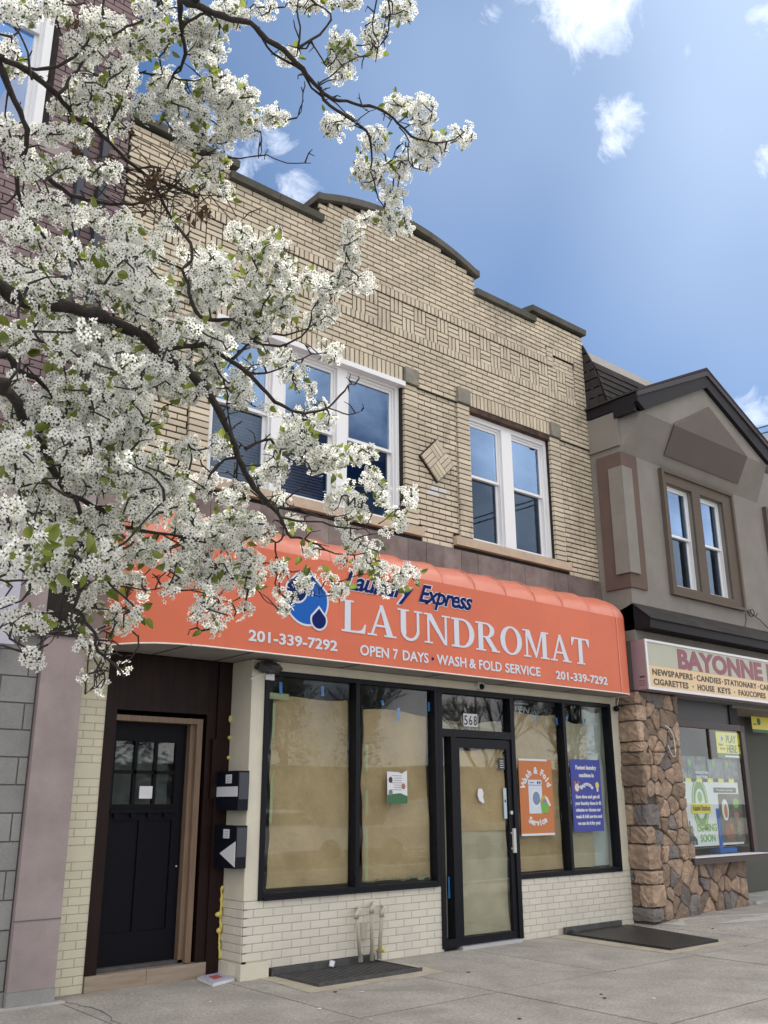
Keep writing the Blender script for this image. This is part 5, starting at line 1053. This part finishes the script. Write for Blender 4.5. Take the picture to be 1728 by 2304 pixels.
def car(x, y, m, label, truck=False):
    e = empty('parked_car', (x, y, -.13), label, 'car'); z = -.13; L2 = 2.6 if truck else 2.25
    body = [(-L2, .45), (-L2, .85), (-L2+.1, .95)]+([(-.6, 1.0), (-.5, 1.05), (-.2, 1.68), (1.0, 1.70), (1.45, 1.15)] if truck else [(-1.5, 1.0), (-1.0, 1.42), (.5, 1.45), (1.1, 1.0)])+[(L2-.1, .95), (L2, .75), (L2, .45)]
    MB().prism([(x+a, z+b) for a, b in body], y-.9, y+.9).build('body', m, e)
    for q in ((-.15, .95) if truck else (-1.0, .9),): MB().prism([(x+q[0]+.05, z+1.08), (x+q[0]+.15, z+(1.6 if truck else 1.38)), (x+q[1]-.3, z+(1.6 if truck else 1.38)), (x+q[1], z+1.08)], y+.9, y+.91).build('side_window', BLACKF, e)
    for a in (-L2+.85, L2-.85): MB().tube([(x+a, y-.85, z+.35), (x+a, y+.93, z+.35)], .35, 18).build('wheel', BLACKF, e)
    for b in (-.7, .7): box('headlight', PWHITE, e, x+L2-.02, x+L2+.01, y+b-.12, y+b+.12, z+.7, z+.82)
car(19.3, -13.6, mat('car_silver', (.45, .45, .47), .3, metal=.6), 'silver pickup truck parked across the street', True); car(14.0, -13.6, mat('car_white', (.7, .7, .7), .3), 'white saloon parked across the street'); car(25.3, -13.5, mat('car_grey', (.16, .17, .19), .3), 'grey saloon parked across the street')
# ------------------------------------------------------------------ FLOWERING PEAR TREE
tree = empty('blossoming_pear_tree', (.25, -3.9, 0), 'white blossoming pear tree reaching over the sidewalk from the left', 'tree')
trunk_top = Vector((.35, -3.85, 3.2))
MB().tube([(.25, -3.9, -.02), (.27, -3.9, .5), (.30, -3.87, 1.6), trunk_top], [.19, .15, .13, .11], 14).build('trunk', BARK, tree, smooth=True)
TR = []   # (px, py, dist) polylines + radii in photo px
def limb(pts, d0, d1, w0, w1, root=None):
    P = [away(a, b, d0+(d1-d0)*i/(len(pts)-1)) for i, (a, b) in enumerate(pts)]
    rad = [(w0+(w1-w0)*i/(len(pts)-1))/2*(d0+(d1-d0)*i/(len(pts)-1))/FPX for i in range(len(pts))]
    if root is not None: P = [root]+P; rad = [rad[0]*1.25]+rad
    # smooth and roughen
    Q = []; Rr = []
    for i in range(len(P)-1):
        p0, p1, p2, p3 = P[max(i-1, 0)], P[i], P[i+1], P[min(i+2, len(P)-1)]
        n = max(2, int((p2-p1).length/.035))
        n = min(n, 12)
        for k in range(n):
            t = k/n; q = .5*((2*p1)+(p2-p0)*t+(2*p0-5*p1+4*p2-p3)*t*t+(3*p1-p0-3*p2+p3)*t**3)
            j = .0030; Q.append(q+Vector((random.gauss(0, j), random.gauss(0, j), random.gauss(0, j)))); Rr.append((rad[i]+(rad[i+1]-rad[i])*t)*random.uniform(.84, 1.16)*.90)
    Q.append(P[-1]); Rr.append(rad[-1]*.8); TR.append((Q, Rr)); return Q, Rr
limb([(-60, 655), (30, 668), (110, 686), (170, 695), (230, 712), (255, 726), (320, 755), (350, 785), (400, 822), (430, 845), (480, 898), (508, 955), (528, 1005), (545, 1050), (572, 1095), (600, 1130), (625, 1158), (640, 1185)], 3.5, 4.3, 36, 9, trunk_top+Vector((0, 0, -.1)))
limb([(352, 788), (395, 780), (430, 777), (480, 787), (520, 812), (556, 836), (600, 885), (635, 915), (670, 927), (700, 928), (735, 918), (765, 890), (785, 868), (798, 866)], 4.0, 4.5, 15, 3)
limb([(735, 915), (760, 925), (783, 932), (814, 924)], 4.45, 4.5, 4, 2.5)
limb([(470, 785), (492, 835), (508, 870), (512, 930), (528, 985), (560, 1010)], 4.1, 4.3, 6, 3)
limb([(520, 812), (545, 790), (590, 752), (640, 755), (690, 738), (735, 712)], 4.2, 4.5, 9, 2.5)
limb([(560, 760), (590, 775), (630, 780), (680, 755), (700, 720), (712, 680), (760, 640)], 4.3, 4.6, 8, 2.5)
limb([(585, 755), (588, 700), (610, 660), (625, 610), (640, 560)], 4.3, 4.6, 6, 2)
limb([(556, 836), (600, 840), (660, 815), (700, 800), (745, 790)], 4.3, 4.5, 6, 2)
limb([(760, 640), (775, 590), (785, 540)], 4.6, 4.7, 4, 2)
limb([(-30, 118), (0, 131), (60, 155), (100, 190), (130, 215), (165, 258), (200, 275), (255, 330), (300, 372), (345, 410), (372, 470), (400, 510)], 4.2, 4.9, 15, 6, trunk_top+Vector((-.1, .1, 1.6)))
limb([(0, 140), (20, 200), (45, 250), (60, 290), (58, 335), (40, 380), (42, 430), (58, 480), (100, 530), (150, 582), (190, 602), (240, 640)], 4.2, 4.3, 15, 4)
limb([(60, 155), (130, 150), (180, 115), (220, 60), (235, 0), (240, -30)], 4.4, 4.7, 8, 3); limb([(130, 215), (165, 170), (200, 120), (270, 70), (330, 40), (370, -10)], 4.4, 4.9, 8, 4)
limb([(395, -40), (408, 0), (440, 8), (500, 35), (560, 50), (600, 88), (640, 112), (680, 155), (715, 195), (745, 221), (800, 234), (860, 247), (895, 275), (925, 305), (960, 317), (1005, 320), (1045, 298)], 4.6, 5.3, 17, 2.5, trunk_top+Vector((.2, .3, 3.0)))
limb([(720, 200), (728, 225), (760, 250), (800, 275), (822, 292), (830, 312), (836, 340), (837, 385), (845, 425), (862, 465), (872, 485)], 4.95, 5.1, 9, 2.5)
limb([(580, 60), (600, 105), (630, 130), (680, 160), (700, 195), (730, 222)], 4.8, 5.0, 6, 5); limb([(670, 110), (700, 90), (735, 58), (745, 30), (710, 8), (690, -10)], 4.9, 5.1, 7, 3); limb([(672, 105), (675, 60), (668, 20), (672, -20)], 4.9, 5.0, 5, 3)
limb([(700, 95), (725, 135), (735, 150), (760, 125), (780, 100)], 5.0, 5.1, 4, 2); limb([(718, 190), (740, 172), (770, 150), (800, 130), (835, 125)], 5.0, 5.2, 3.5, 2); limb([(850, -20), (842, 30), (838, 70), (850, 95), (845, 140)], 5.1, 5.2, 4, 2); limb([(875, -20), (878, 50), (868, 85), (848, 110)], 5.1, 5.2, 4, 2)
limb([(680, 195), (682, 225), (676, 250), (668, 265)], 5.0, 5.0, 2.5, 2); limb([(745, 222), (790, 265), (812, 262), (845, 246)], 5.0, 5.1, 3, 2); limb([(900, 285), (918, 320), (915, 345), (930, 375), (960, 385)], 5.1, 5.2, 4, 2); limb([(905, 320), (890, 340), (882, 360)], 5.1, 5.2, 3, 2)
limb([(405, 0), (406, 40), (412, 80), (416, 125), (405, 160)], 4.7, 4.8, 13, 6); limb([(406, 60), (440, 40), (462, 30), (480, 45)], 4.7, 4.7, 7, 5); limb([(405, 150), (380, 190), (370, 240), (385, 290), (450, 300), (480, 330)], 4.8, 4.9, 5, 2)
limb([(240, 290), (270, 235), (300, 170), (340, 165), (420, 180), (470, 175)], 4.7, 4.9, 7, 3); limb([(104, 398), (158, 438), (196, 450), (228, 455), (275, 462), (330, 450), (380, 430)], 4.5, 4.7, 11, 4)
limb([(500, 352), (540, 355), (600, 350), (645, 365), (700, 367)], 4.9, 5.0, 4, 2); limb([(585, 300), (590, 330), (585, 350)], 4.9, 4.9, 3, 2); limb([(380, 430), (440, 370), (470, 345), (500, 352)], 4.8, 4.9, 4, 3); limb([(415, 420), (470, 350), (480, 340)], 4.8, 4.9, 3, 2)
limb([(400, 510), (420, 535), (433, 560), (428, 590), (410, 606), (424, 640), (430, 675), (440, 700), (462, 717), (490, 720), (522, 719)], 4.3, 4.0, 7, 9); limb([(410, 606), (380, 590), (350, 580), (300, 575), (250, 590)], 4.3, 4.4, 7, 3)
limb([(-40, 800), (32, 827), (60, 845), (95, 865), (120, 900)], 3.3, 3.6, 16, 6, trunk_top+Vector((.05, .05, -.2))); limb([(-40, 860), (6, 879), (32, 895), (42, 915), (52, 950), (80, 985), (114, 1036), (124, 1065), (156, 1114), (208, 1134), (244, 1166), (293, 1189), (358, 1199), (423, 1212), (462, 1221)], 3.1, 3.9, 26, 5, trunk_top+Vector((.02, .02, -.4)))
limb([(170, 1120), (185, 1160), (195, 1200), (170, 1260), (152, 1310), (140, 1339), (137, 1381), (127, 1404), (107, 1427)], 3.3, 3.5, 12, 4); limb([(143, 1384), (158, 1415), (173, 1436)], 3.45, 3.5, 5, 3); limb([(130, 1402), (118, 1440), (108, 1450)], 3.45, 3.5, 3, 2)
limb([(195, 1200), (200, 1260), (180, 1330), (165, 1370), (176, 1371), (195, 1400), (215, 1423), (214, 1453), (231, 1475), (257, 1495), (280, 1524)], 3.3, 3.6, 10, 6); limb([(202, 1469), (228, 1505), (236, 1524), (218, 1541), (192, 1562)], 3.5, 3.6, 4, 2); limb([(231, 1512), (212, 1510), (200, 1516)], 3.5, 3.55, 2.5, 2)
limb([(31, 1078), (42, 1098), (88, 1081), (111, 1088), (130, 1105), (153, 1117)], 2.9, 3.1, 6, 6); limb([(41, 1098), (49, 1140), (65, 1179), (81, 1212), (90, 1240)], 2.9, 3.0, 6, 3); limb([(-10, 1300), (40, 1308), (95, 1298), (125, 1310)], 2.6, 2.8, 6, 3)
limb([(20, 1402), (28, 1425), (52, 1468)], 3.2, 3.3, 3, 2); limb([(190, 1295), (215, 1315), (290, 1322), (345, 1328), (380, 1315)], 3.6, 3.8, 6, 2)
limb([(600, 1140), (640, 1144), (668, 1142), (700, 1158), (740, 1165), (778, 1160), (800, 1140)], 4.3, 4.5, 6, 2.5); limb([(620, 1150), (632, 1163), (671, 1171), (710, 1173), (745, 1184), (804, 1190), (830, 1178), (842, 1135)], 4.3, 4.5, 7, 2.5); limb([(850, 1180), (875, 1160), (893, 1145), (905, 1130)], 4.5, 4.6, 3, 2)
limb([(632, 1165), (640, 1190), (655, 1207), (687, 1214), (713, 1227), (755, 1246), (798, 1248), (827, 1243)], 4.3, 4.5, 8, 3); limb([(640, 1200), (632, 1214), (619, 1223), (622, 1253), (642, 1283), (670, 1286), (697, 1287), (710, 1311), (729, 1337)], 4.3, 4.5, 5, 2.5); limb([(755, 1318), (790, 1300), (830, 1292), (860, 1302)], 4.6, 4.6, 2.5, 2)
limb([(550, 1012), (576, 996), (609, 989), (620, 1005), (650, 1010)], 4.2, 4.3, 10, 4); limb([(544, 1025), (508, 1035), (479, 1057), (470, 1075), (462, 1098)], 4.2, 4.1, 8, 4); limb([(536, 1028), (533, 1077), (524, 1105)], 4.2, 4.2, 6, 3); limb([(534, 1078), (567, 1106), (593, 1135)], 4.2, 4.3, 5, 4); limb([(650, 1000), (680, 1030), (700, 1060), (690, 1090), (660, 1110)], 4.3, 4.4, 4, 2)
limb([(462, 1250), (486, 1272), (508, 1287), (540, 1300)], 4.0, 4.1, 4, 2); limb([(510, 1240), (520, 1275), (490, 1300), (462, 1324), (457, 1367), (443, 1412)], 4.0, 4.1, 4, 2.5); limb([(540, 1280), (560, 1300), (586, 1331), (602, 1354), (622, 1367)], 4.2, 4.3, 4, 2); limb([(640, 1284), (655, 1310), (675, 1320)], 4.3, 4.4, 2.5, 2); limb([(470, 1268), (430, 1240), (360, 1200)], 4.1, 3.9, 4, 4)
limb([(235, 1475), (250, 1440), (245, 1425)], 3.5, 3.5, 3, 2); limb([(230, 720), (225, 660), (235, 630), (270, 605)], 4.0, 4.1, 4, 2); limb([(315, 750), (310, 690), (307, 640), (307, 590)], 4.1, 4.2, 4, 2); limb([(270, 745), (235, 775), (185, 780)], 4.0, 4.0, 4, 2); limb([(70, 180), (60, 100), (30, 60), (10, -20)], 4.3, 4.5, 6, 3); limb([(20, 200), (10, 260), (30, 330), (10, 380)], 4.2, 4.2, 5, 2)
# blossom masses: centre, radii in photo px, distance, density
BL = [(651,125,22,28),(770,125,36,72),(844,85,32,50),(895,20,42,30),(760,8,60,15),(685,10,45,20),(760,280,38,32),(892,233,36,28),(948,260,34,50),(1040,304,28,26),(955,335,58,50),(843,315,32,32),(827,388,45,45),(895,380,42,32),(885,440,32,32),(898,500,42,38),(837,495,32,22),(786,535,28,38),(553,216,26,38),(608,262,42,28),(560,285,28,28),
 (785,590,24,38),(817,630,25,35),(700,620,28,18),(755,637,38,28),(716,656,34,24),(723,708,44,34),(625,542,22,28),(576,552,38,34),(641,607,28,38),(600,640,75,80),(479,598,45,55),(739,793,32,28),(632,810,45,28),(658,842,38,28),(690,884,22,18),(547,850,28,36),(544,897,32,26),(479,858,40,38),(560,740,50,45),(640,715,50,30),
 (713,933,46,36),(612,926,28,18),(677,965,46,32),(642,1001,46,28),(700,1021,46,38),(811,1021,33,33),(740,1030,38,30),(495,1008,33,18),(834,1074,23,28),(856,1103,30,33),(925,1119,28,33),(788,1110,38,28),(755,1126,32,26),(808,1152,38,28),(886,1171,28,28),(869,1197,10,8),(775,1184,26,18),(798,1217,28,22),(840,1236,24,15),(700,1236,28,20),(641,1126,38,16),(668,1175,22,16),(736,1038,46,38),(612,1057,38,28),(528,1113,38,24),(587,1080,25,20),
 (528,1194,90,50),(450,1197,60,55),(456,1295,32,40),(554,1275,42,36),(612,1288,32,30),(570,1321,32,22),(628,1357,34,30),(684,1314,28,26),(755,1324,30,30),(730,1295,22,12),(824,1279,28,26),(853,1279,26,22),(912,1292,34,30),(876,1321,28,22),(759,1266,15,12),(476,1340,28,28),(547,1376,20,20),(450,1376,26,22),(476,1406,26,26),(495,1373,24,22),(505,1290,40,30),(400,1290,40,30),
 (75,1400,48,32),(80,1472,30,22),(192,1446,23,26),(241,1459,20,15),(202,1514,13,15),(231,1540,11,11),(277,1501,8,6),(277,1387,46,34),(195,1348,38,32),(153,1410,15,15),(371,1342,22,12),(326,1335,20,16),(254,1293,42,38),(309,1300,28,16),
 (80,1040,90,55),(250,1060,95,55),(330,1130,66,52),(80,1150,76,44),(220,1180,60,44),(330,1240,55,34),(420,1250,50,28),(150,1230,60,50),
 (80,640,88,44),(280,600,78,54),(150,740,78,42),(330,670,68,54),(470,650,66,46),(360,760,46,34),(50,770,40,36),(250,810,78,44),(170,890,88,56),(330,850,66,46),(405,850,36,44),(110,980,88,56),(270,960,78,56),(30,900,34,44),(440,745,46,36),(560,690,46,44),(430,1015,36,24),(410,890,34,22),(490,790,40,40),(400,1090,40,30),
 (100,20,95,26),(230,60,56,52),(30,130,26,52),(180,120,46,42),(330,100,66,52),(430,60,56,44),(520,30,46,36),(270,170,46,34),(380,190,46,42),(470,110,46,46),(200,200,62,28),(480,200,56,44),(160,240,52,24),(250,230,46,34),(420,250,56,44),(520,235,46,44),(25,300,26,46),(110,300,34,24),(180,300,44,24),(250,280,36,30),(330,240,36,34),(60,370,56,32),(150,375,52,26),(430,310,46,34),(500,300,44,34),(90,450,62,32),(230,385,42,22),(50,520,56,36),(180,490,62,32),(270,510,46,36),(330,560,56,36),(120,560,56,26),(390,500,24,22),(485,365,34,24),(440,410,26,22),(500,430,22,22),(560,560,28,22),(530,520,26,22),(345,15,50,25),(600,20,25,20),(30,30,30,30)]
NEARB = [(60,1250,80,62,2.5),(150,1275,58,42,2.6),(20,1180,40,60,2.6),(15,1380,22,40,2.7),(225,1240,50,34,3.0),(170,1010,66,40,3.1),(60,1010,60,50,2.9),(300,1060,50,40,3.3),(20,30,30,30,3.6)]
def dist_for(px, py):
    d = 3.3+px/1000*1.6+max(0, (900-py))/900*.75
    return d+(.3 if py < 500 else 0)
C = []
for b in BL:
    cx, cy, rx, ry = b; d = dist_for(cx, cy); cl = .030*FPX/d   # cluster radius px
    n = max(1, int(rx*ry/(cl*cl)*(2.05 if cx > 560 or cy > 1330 else (3.3 if cy > 560 else 2.25)))); dense = cy > 560 and cx < 520
    for k in range(n):
        for lay_ in range(1 if not dense else 1):
            a = random.uniform(0, 2*PI); r = math.sqrt(random.random()); dd = d+random.gauss(0, .14 if not dense else .30)
            C.append((away(cx+rx*.82*r*math.cos(a), cy+ry*.82*r*math.sin(a), dd), dd))
for k in range(560):
    px, py = random.uniform(0, 500), random.uniform(560, 1320)
    if (370 < px and 880 < py < 1060) or (px > 300+(1320-py)*.9) or (px < 110 and 770 < py < 850): continue
    dd = dist_for(px, py)+random.uniform(-.5, .5); C.append((away(px, py, dd), dd))
for cx, cy, rx, ry, d in NEARB:
    cl = .032*FPX/d
    for k in range(max(1, int(rx*ry/(cl*cl)*2.0))):
        a = random.uniform(0, 2*PI); r = math.sqrt(random.random()); dd = d+random.gauss(0, .10); C.append((away(cx+rx*.85*r*math.cos(a), cy+ry*.85*r*math.sin(a), dd), dd))
# the crown goes on outside the frame
for k in range(420):
    v = Vector((random.gauss(0, 1), random.gauss(0, 1), random.gauss(0, 1))).normalized()*random.uniform(.6, 1)
    p = Vector((.2, -3.7, 5.0))+Vector((v.x*2.2, v.y*1.9, v.z*2.3)); d = p-CAM; c = d.dot(_f); ok = True
    if c > 0:
        px = PW/2+FPX*d.dot(_r)/c; py = PH/2-FPX*d.dot(_u)/c
        if px > -60 and py > -60: ok = False
    elif d.length < 1.2: ok = False
    if ok: C.append((p, d.length))
# keep the heavy limbs in view: blossoms that would hang in front of them sit behind or beside instead
def proj(p):
    d = p-CAM; c = d.dot(_f); return (PW/2+FPX*d.dot(_r)/c, PH/2-FPX*d.dot(_u)/c, d.length)
LP = []
for Q, Rr in TR:
    for q, r in zip(Q, Rr):
        if (q-CAM).dot(_f) > 1: a_ = proj(q); LP.append((a_[0], a_[1], a_[2], r*FPX/a_[2]))
LPn = np.array(LP); C2 = []
for c, d in C:
    if (c-CAM).dot(_f) < .5: C2.append((c, d)); continue
    x, y, _ = proj(c); e = np.hypot(LPn[:, 0]-x, LPn[:, 1]-y)-LPn[:, 3]; m_ = (e < 20) & (LPn[:, 3] > 2.2)
    if m_.any() and random.random() < .85:
        far = LPn[m_, 2].max()+random.uniform(.10, .30)
        if far > d and far-d < 1.2: c = CAM+(c-CAM)*(far/(c-CAM).length); d = far
    C2.append((c, d))
C = C2
limbs = MB()
for Q, Rr in TR: limbs.tube(Q, Rr, 8)
limbs_o = limbs.build('limb', BARK, tree, smooth=True)
# twigs: join every cluster to the nearest wood already there
pts = np.array([tuple(q) for Q, _ in TR for q in Q]+[tuple(trunk_top)]); cen = np.array([tuple(c[0]) for c in C])
d2 = ((cen[:, None, :]-pts[None, :, :])**2).sum(2); best = d2.min(1); near_i = pts[d2.argmin(1)]; done = np.zeros(len(cen), bool)
tw = MB()
for it in range(len(cen)):
    i = int(np.argmin(np.where(done, 1e9, best))); done[i] = True; a = Vector(near_i[i]); b = Vector(cen[i]); l = (b-a).length
    n = max(2, min(6, int(l/.05)+1)); P = [a]
    perp = Vector((random.gauss(0, 1), random.gauss(0, 1), random.gauss(0, 1)))*l*.12
    for k in range(1, n+1):
        t = k/n; q = a+(b-a)*t+perp*math.sin(PI*t)+Vector((random.gauss(0, 1), random.gauss(0, 1), random.gauss(0, 1)))*.008; P.append(q)
    if l < 1.2: tw.tube(P, [.0050*(1-.45*k/n) for k in range(n+1)], 4, cap=False)
    for q in P[1:-1]:
        if random.random() < .30: e = Vector((random.gauss(0, 1), random.gauss(0, 1), random.gauss(0, 1))).normalized()*random.uniform(.02, .06); tw.tube([q, q+e*.5+Vector((0, 0, .004)), q+e], [.0026, .0024, .0018], 3, cap=False)
    newp = np.array([tuple(q) for q in P[1:]])
    dd = ((cen[:, None, :]-newp[None])**2).sum(2); m_ = dd.min(1); upd = (m_ < best) & ~done; best[upd] = m_[upd]; near_i[upd] = newp[dd.argmin(1)[upd]]
# short spurs along the limbs
for Q, Rr in TR:
    for q, r in zip(Q, Rr):
        if random.random() < .33:
            e = Vector((random.gauss(0, 1), random.gauss(0, 1), random.gauss(0, 1)+.2)).normalized()*random.uniform(.025, .11); m1 = q+e*.55+Vector((random.gauss(0, .008), random.gauss(0, .008), .01))
            tw.tube([q, m1, q+e], [.0042, .0032, .0022], 4, cap=False)
            if random.random() < .6: tw.tube([m1, m1+Vector((random.gauss(0, .022), random.gauss(0, .022), random.gauss(.01, .02)))], [.003, .0018], 3, cap=False)
tw.build('twigs', BARK, tree, kind='stuff')
# flowers, vectorised: five petals (two triangles each) and a dark eye
def flowers(centres, normals, rad, name):
    n = len(centres); nrm = normals/np.linalg.norm(normals, axis=1, keepdims=True)
    ref = rng.normal(size=(n, 3)); t = np.cross(nrm, ref); t /= np.linalg.norm(t, axis=1, keepdims=True); b = np.cross(nrm, t)
    V = []; F = []; base = 0
    for k in range(5):
        a = 2*PI*k/5
        def pt(r, da, up): ang = a+da; return centres+(t*math.cos(ang)+b*math.sin(ang))*(rad*r)[:, None]+nrm*(rad*up)[:, None]
        V += [pt(.10, 0, 0.0), pt(.60, -.50, .20), pt(1.0, -.20, .26), pt(1.0, .20, .26), pt(.60, .50, .20), pt(.55, 0, .07)]
    idx = np.arange(n)[:, None]; V = np.stack(V, 1).reshape(-1, 3); fs = []
    for k in range(5):
        o = k*6
        for tri in ((0, 1, 5), (1, 2, 5), (2, 3, 5), (3, 4, 5), (4, 0, 5)): fs.append(np.array([[o+q for q in tri]]))
    fs = np.concatenate(fs, 0); Fa = (idx[:, :, None]*30+fs[None]).reshape(-1, 3)
    me = bpy.data.meshes.new(name); me.vertices.add(len(V)); me.vertices.foreach_set('co', V.astype(np.float32).ravel()); me.loops.add(Fa.size); me.loops.foreach_set('vertex_index', Fa.astype(np.int32).ravel()); me.polygons.add(len(Fa)); me.polygons.foreach_set('loop_start', (np.arange(len(Fa))*3).astype(np.int32)); me.polygons.foreach_set('loop_total', np.full(len(Fa), 3, np.int32)); me.materials.append(PETAL); me.update(); me.validate()
    o = bpy.data.objects.new(name, me); link(o, tree); tag(o, kind='stuff')
    # eyes
    VV = []
    for k in range(5): ang = 2*PI*k/5+.6; VV.append(centres+(t*math.cos(ang)+b*math.sin(ang))*(rad*.25)[:, None]+nrm*(rad*.17)[:, None])
    VV.append(centres+nrm*(rad*.26)[:, None]); VV = np.stack(VV, 1).reshape(-1, 3); f2 = np.array([[k, (k+1) % 5, 5] for k in range(5)]); F2 = (idx[:, :, None]*6+f2[None]).reshape(-1, 3)
    me = bpy.data.meshes.new('stamens'); me.from_pydata(VV.tolist(), [], F2.tolist()); me.materials.append(STAMEN); o = bpy.data.objects.new('stamens', me); link(o, tree); tag(o, kind='stuff')
fc = []; fn = []; fr_ = []; st_ = MB()
for c, d in C:
    k = random.randint(11, 16); up = Vector((random.gauss(0, .5), random.gauss(0, .5), random.gauss(.1, .5)))
    tocam = (CAM-c).normalized(); up = (up+tocam*.35)
    up.normalize(); base = c-up*.022
    for j in range(k):
        v = Vector((random.gauss(0, 1), random.gauss(0, 1), random.gauss(0, 1))).normalized()
        if v.dot(up) < -.35: v = -v
        r = .033*random.uniform(.72, 1.12); p = c+v*r; fc.append(tuple(p)); fn.append(tuple(v+up*.5+Vector((random.gauss(0, .25), random.gauss(0, .25), random.gauss(0, .25))))); fr_.append(random.uniform(.0108, .0140))
        if j % 3 == 0: st_.tube([base, p], .0007, 3, cap=False)
print('clusters', len(C), 'flowers', len(fc))
flowers(np.array(fc), np.array(fn), np.array(fr_), 'blossom'); st_.build('flower_stalks', STEMG, tree, kind='stuff')
# leaves
lm = []
for q in range(4):
    w_, l_ = .030+.004*q, .046+.003*q; mb = MB(); prof = [(0, 0), (.12, .34), (.30, .5), (.55, .42), (.8, .2), (1, 0)]; v = []; 
    for t, h in prof: v += [(t*l_, -h*w_, .22*h*w_+.010*math.sin(t*3)), (t*l_, 0, -.006*math.sin(t*3.0)), (t*l_, h*w_, .22*h*w_+.010*math.sin(t*3))]
    f = []
    for i in range(len(prof)-1): a = i*3; f += [(a, a+3, a+4, a+1), (a+1, a+4, a+5, a+2)]
    lm.append(mb.add(v, f).mesh('leaf_shape', LEAF, True))
cand = sorted(range(len(C)), key=lambda i: C[i][1]); random.shuffle(cand); cnt = 0; lj = MB()
for i in cand:
    if random.random() > .20: continue
    c, d = C[i]; tr_ = random.randint(1, 3)
    for q in range(tr_):
        v = Vector((random.gauss(0, 1), random.gauss(0, 1), random.gauss(0, 1))).normalized(); p = c+v*.030; s = random.uniform(.7, 1.15)
        dv = (v+(CAM-c).normalized()*.3).normalized(); rot = dv.to_track_quat('X', 'Z').to_matrix().to_4x4() @ Matrix.Rotation(random.uniform(0, 6.28), 4, 'X')
        vis = False; dd = p-CAM; cc = dd.dot(_f)
        if cc > 0: px = PW/2+FPX*dd.dot(_r)/cc; py = PH/2-FPX*dd.dot(_u)/cc; vis = 0 < px < PW and 0 < py < PH
        if vis and cnt < 290:
            o = bpy.data.objects.new('leaf', random.choice(lm)); o.matrix_world = Matrix.Translation(p) @ rot @ Matrix.Scale(s, 4); col.objects.link(o); o.parent = tree; o.matrix_parent_inverse = Matrix.Translation(-WL[tree.name]); cnt += 1
        else:
            M4 = Matrix.Translation(p) @ rot @ Matrix.Scale(s, 4); me = lm[0]; lj.add([M4 @ w2.co for w2 in me.vertices], [tuple(pp.vertices) for pp in me.polygons])
lj.build('leaf_mass', LEAF, tree, smooth=True, kind='stuff')
# tangle of dead twigs and brown leaves in the crown
nest = MB(); dl = MB()
for k in range(90):
    a = away(random.gauss(345, 85), random.gauss(430, 38), 4.75+random.gauss(0, .1)); v = Vector((random.gauss(0, 1), random.gauss(0, .6), random.gauss(0, .45))).normalized()*random.uniform(.05, .16)
    nest.tube([a-v, a+Vector((random.gauss(0, .01), random.gauss(0, .01), random.gauss(0, .012))), a+v], [.0024, .0032, .0016], 3, cap=False)
for (cx, cy, s, n_) in ((350, 400, 14, 26), (250, 370, 20, 36), (450, 480, 22, 46), (330, 455, 16, 34), (170, 50, 12, 20), (170, 345, 12, 16), (165, 640, 10, 16), (310, 590, 12, 22), (240, 605, 10, 16), (290, 300, 14, 16)):
    for k in range(n_):
        a = away(random.gauss(cx, s*.7), random.gauss(cy, s*.7), 4.6+random.gauss(0, .05)); dl.add([a+Vector((random.gauss(0, .014), random.gauss(0, .014), random.gauss(0, .014))) for _ in range(3)], [(0, 1, 2)])
nt_e = empty('bird_nest', tuple(away(335, 415, 4.75)), 'tangled dark twig nest with dry brown leaves high in the blossoming tree', 'nest'); tag(nest.build('nest_twigs', BARK, nt_e), kind='stuff'); tag(dl.build('dry_leaves', DRY, nt_e), kind='stuff')
scn.cycles.max_bounces = 8; scn.cycles.transparent_max_bounces = 12
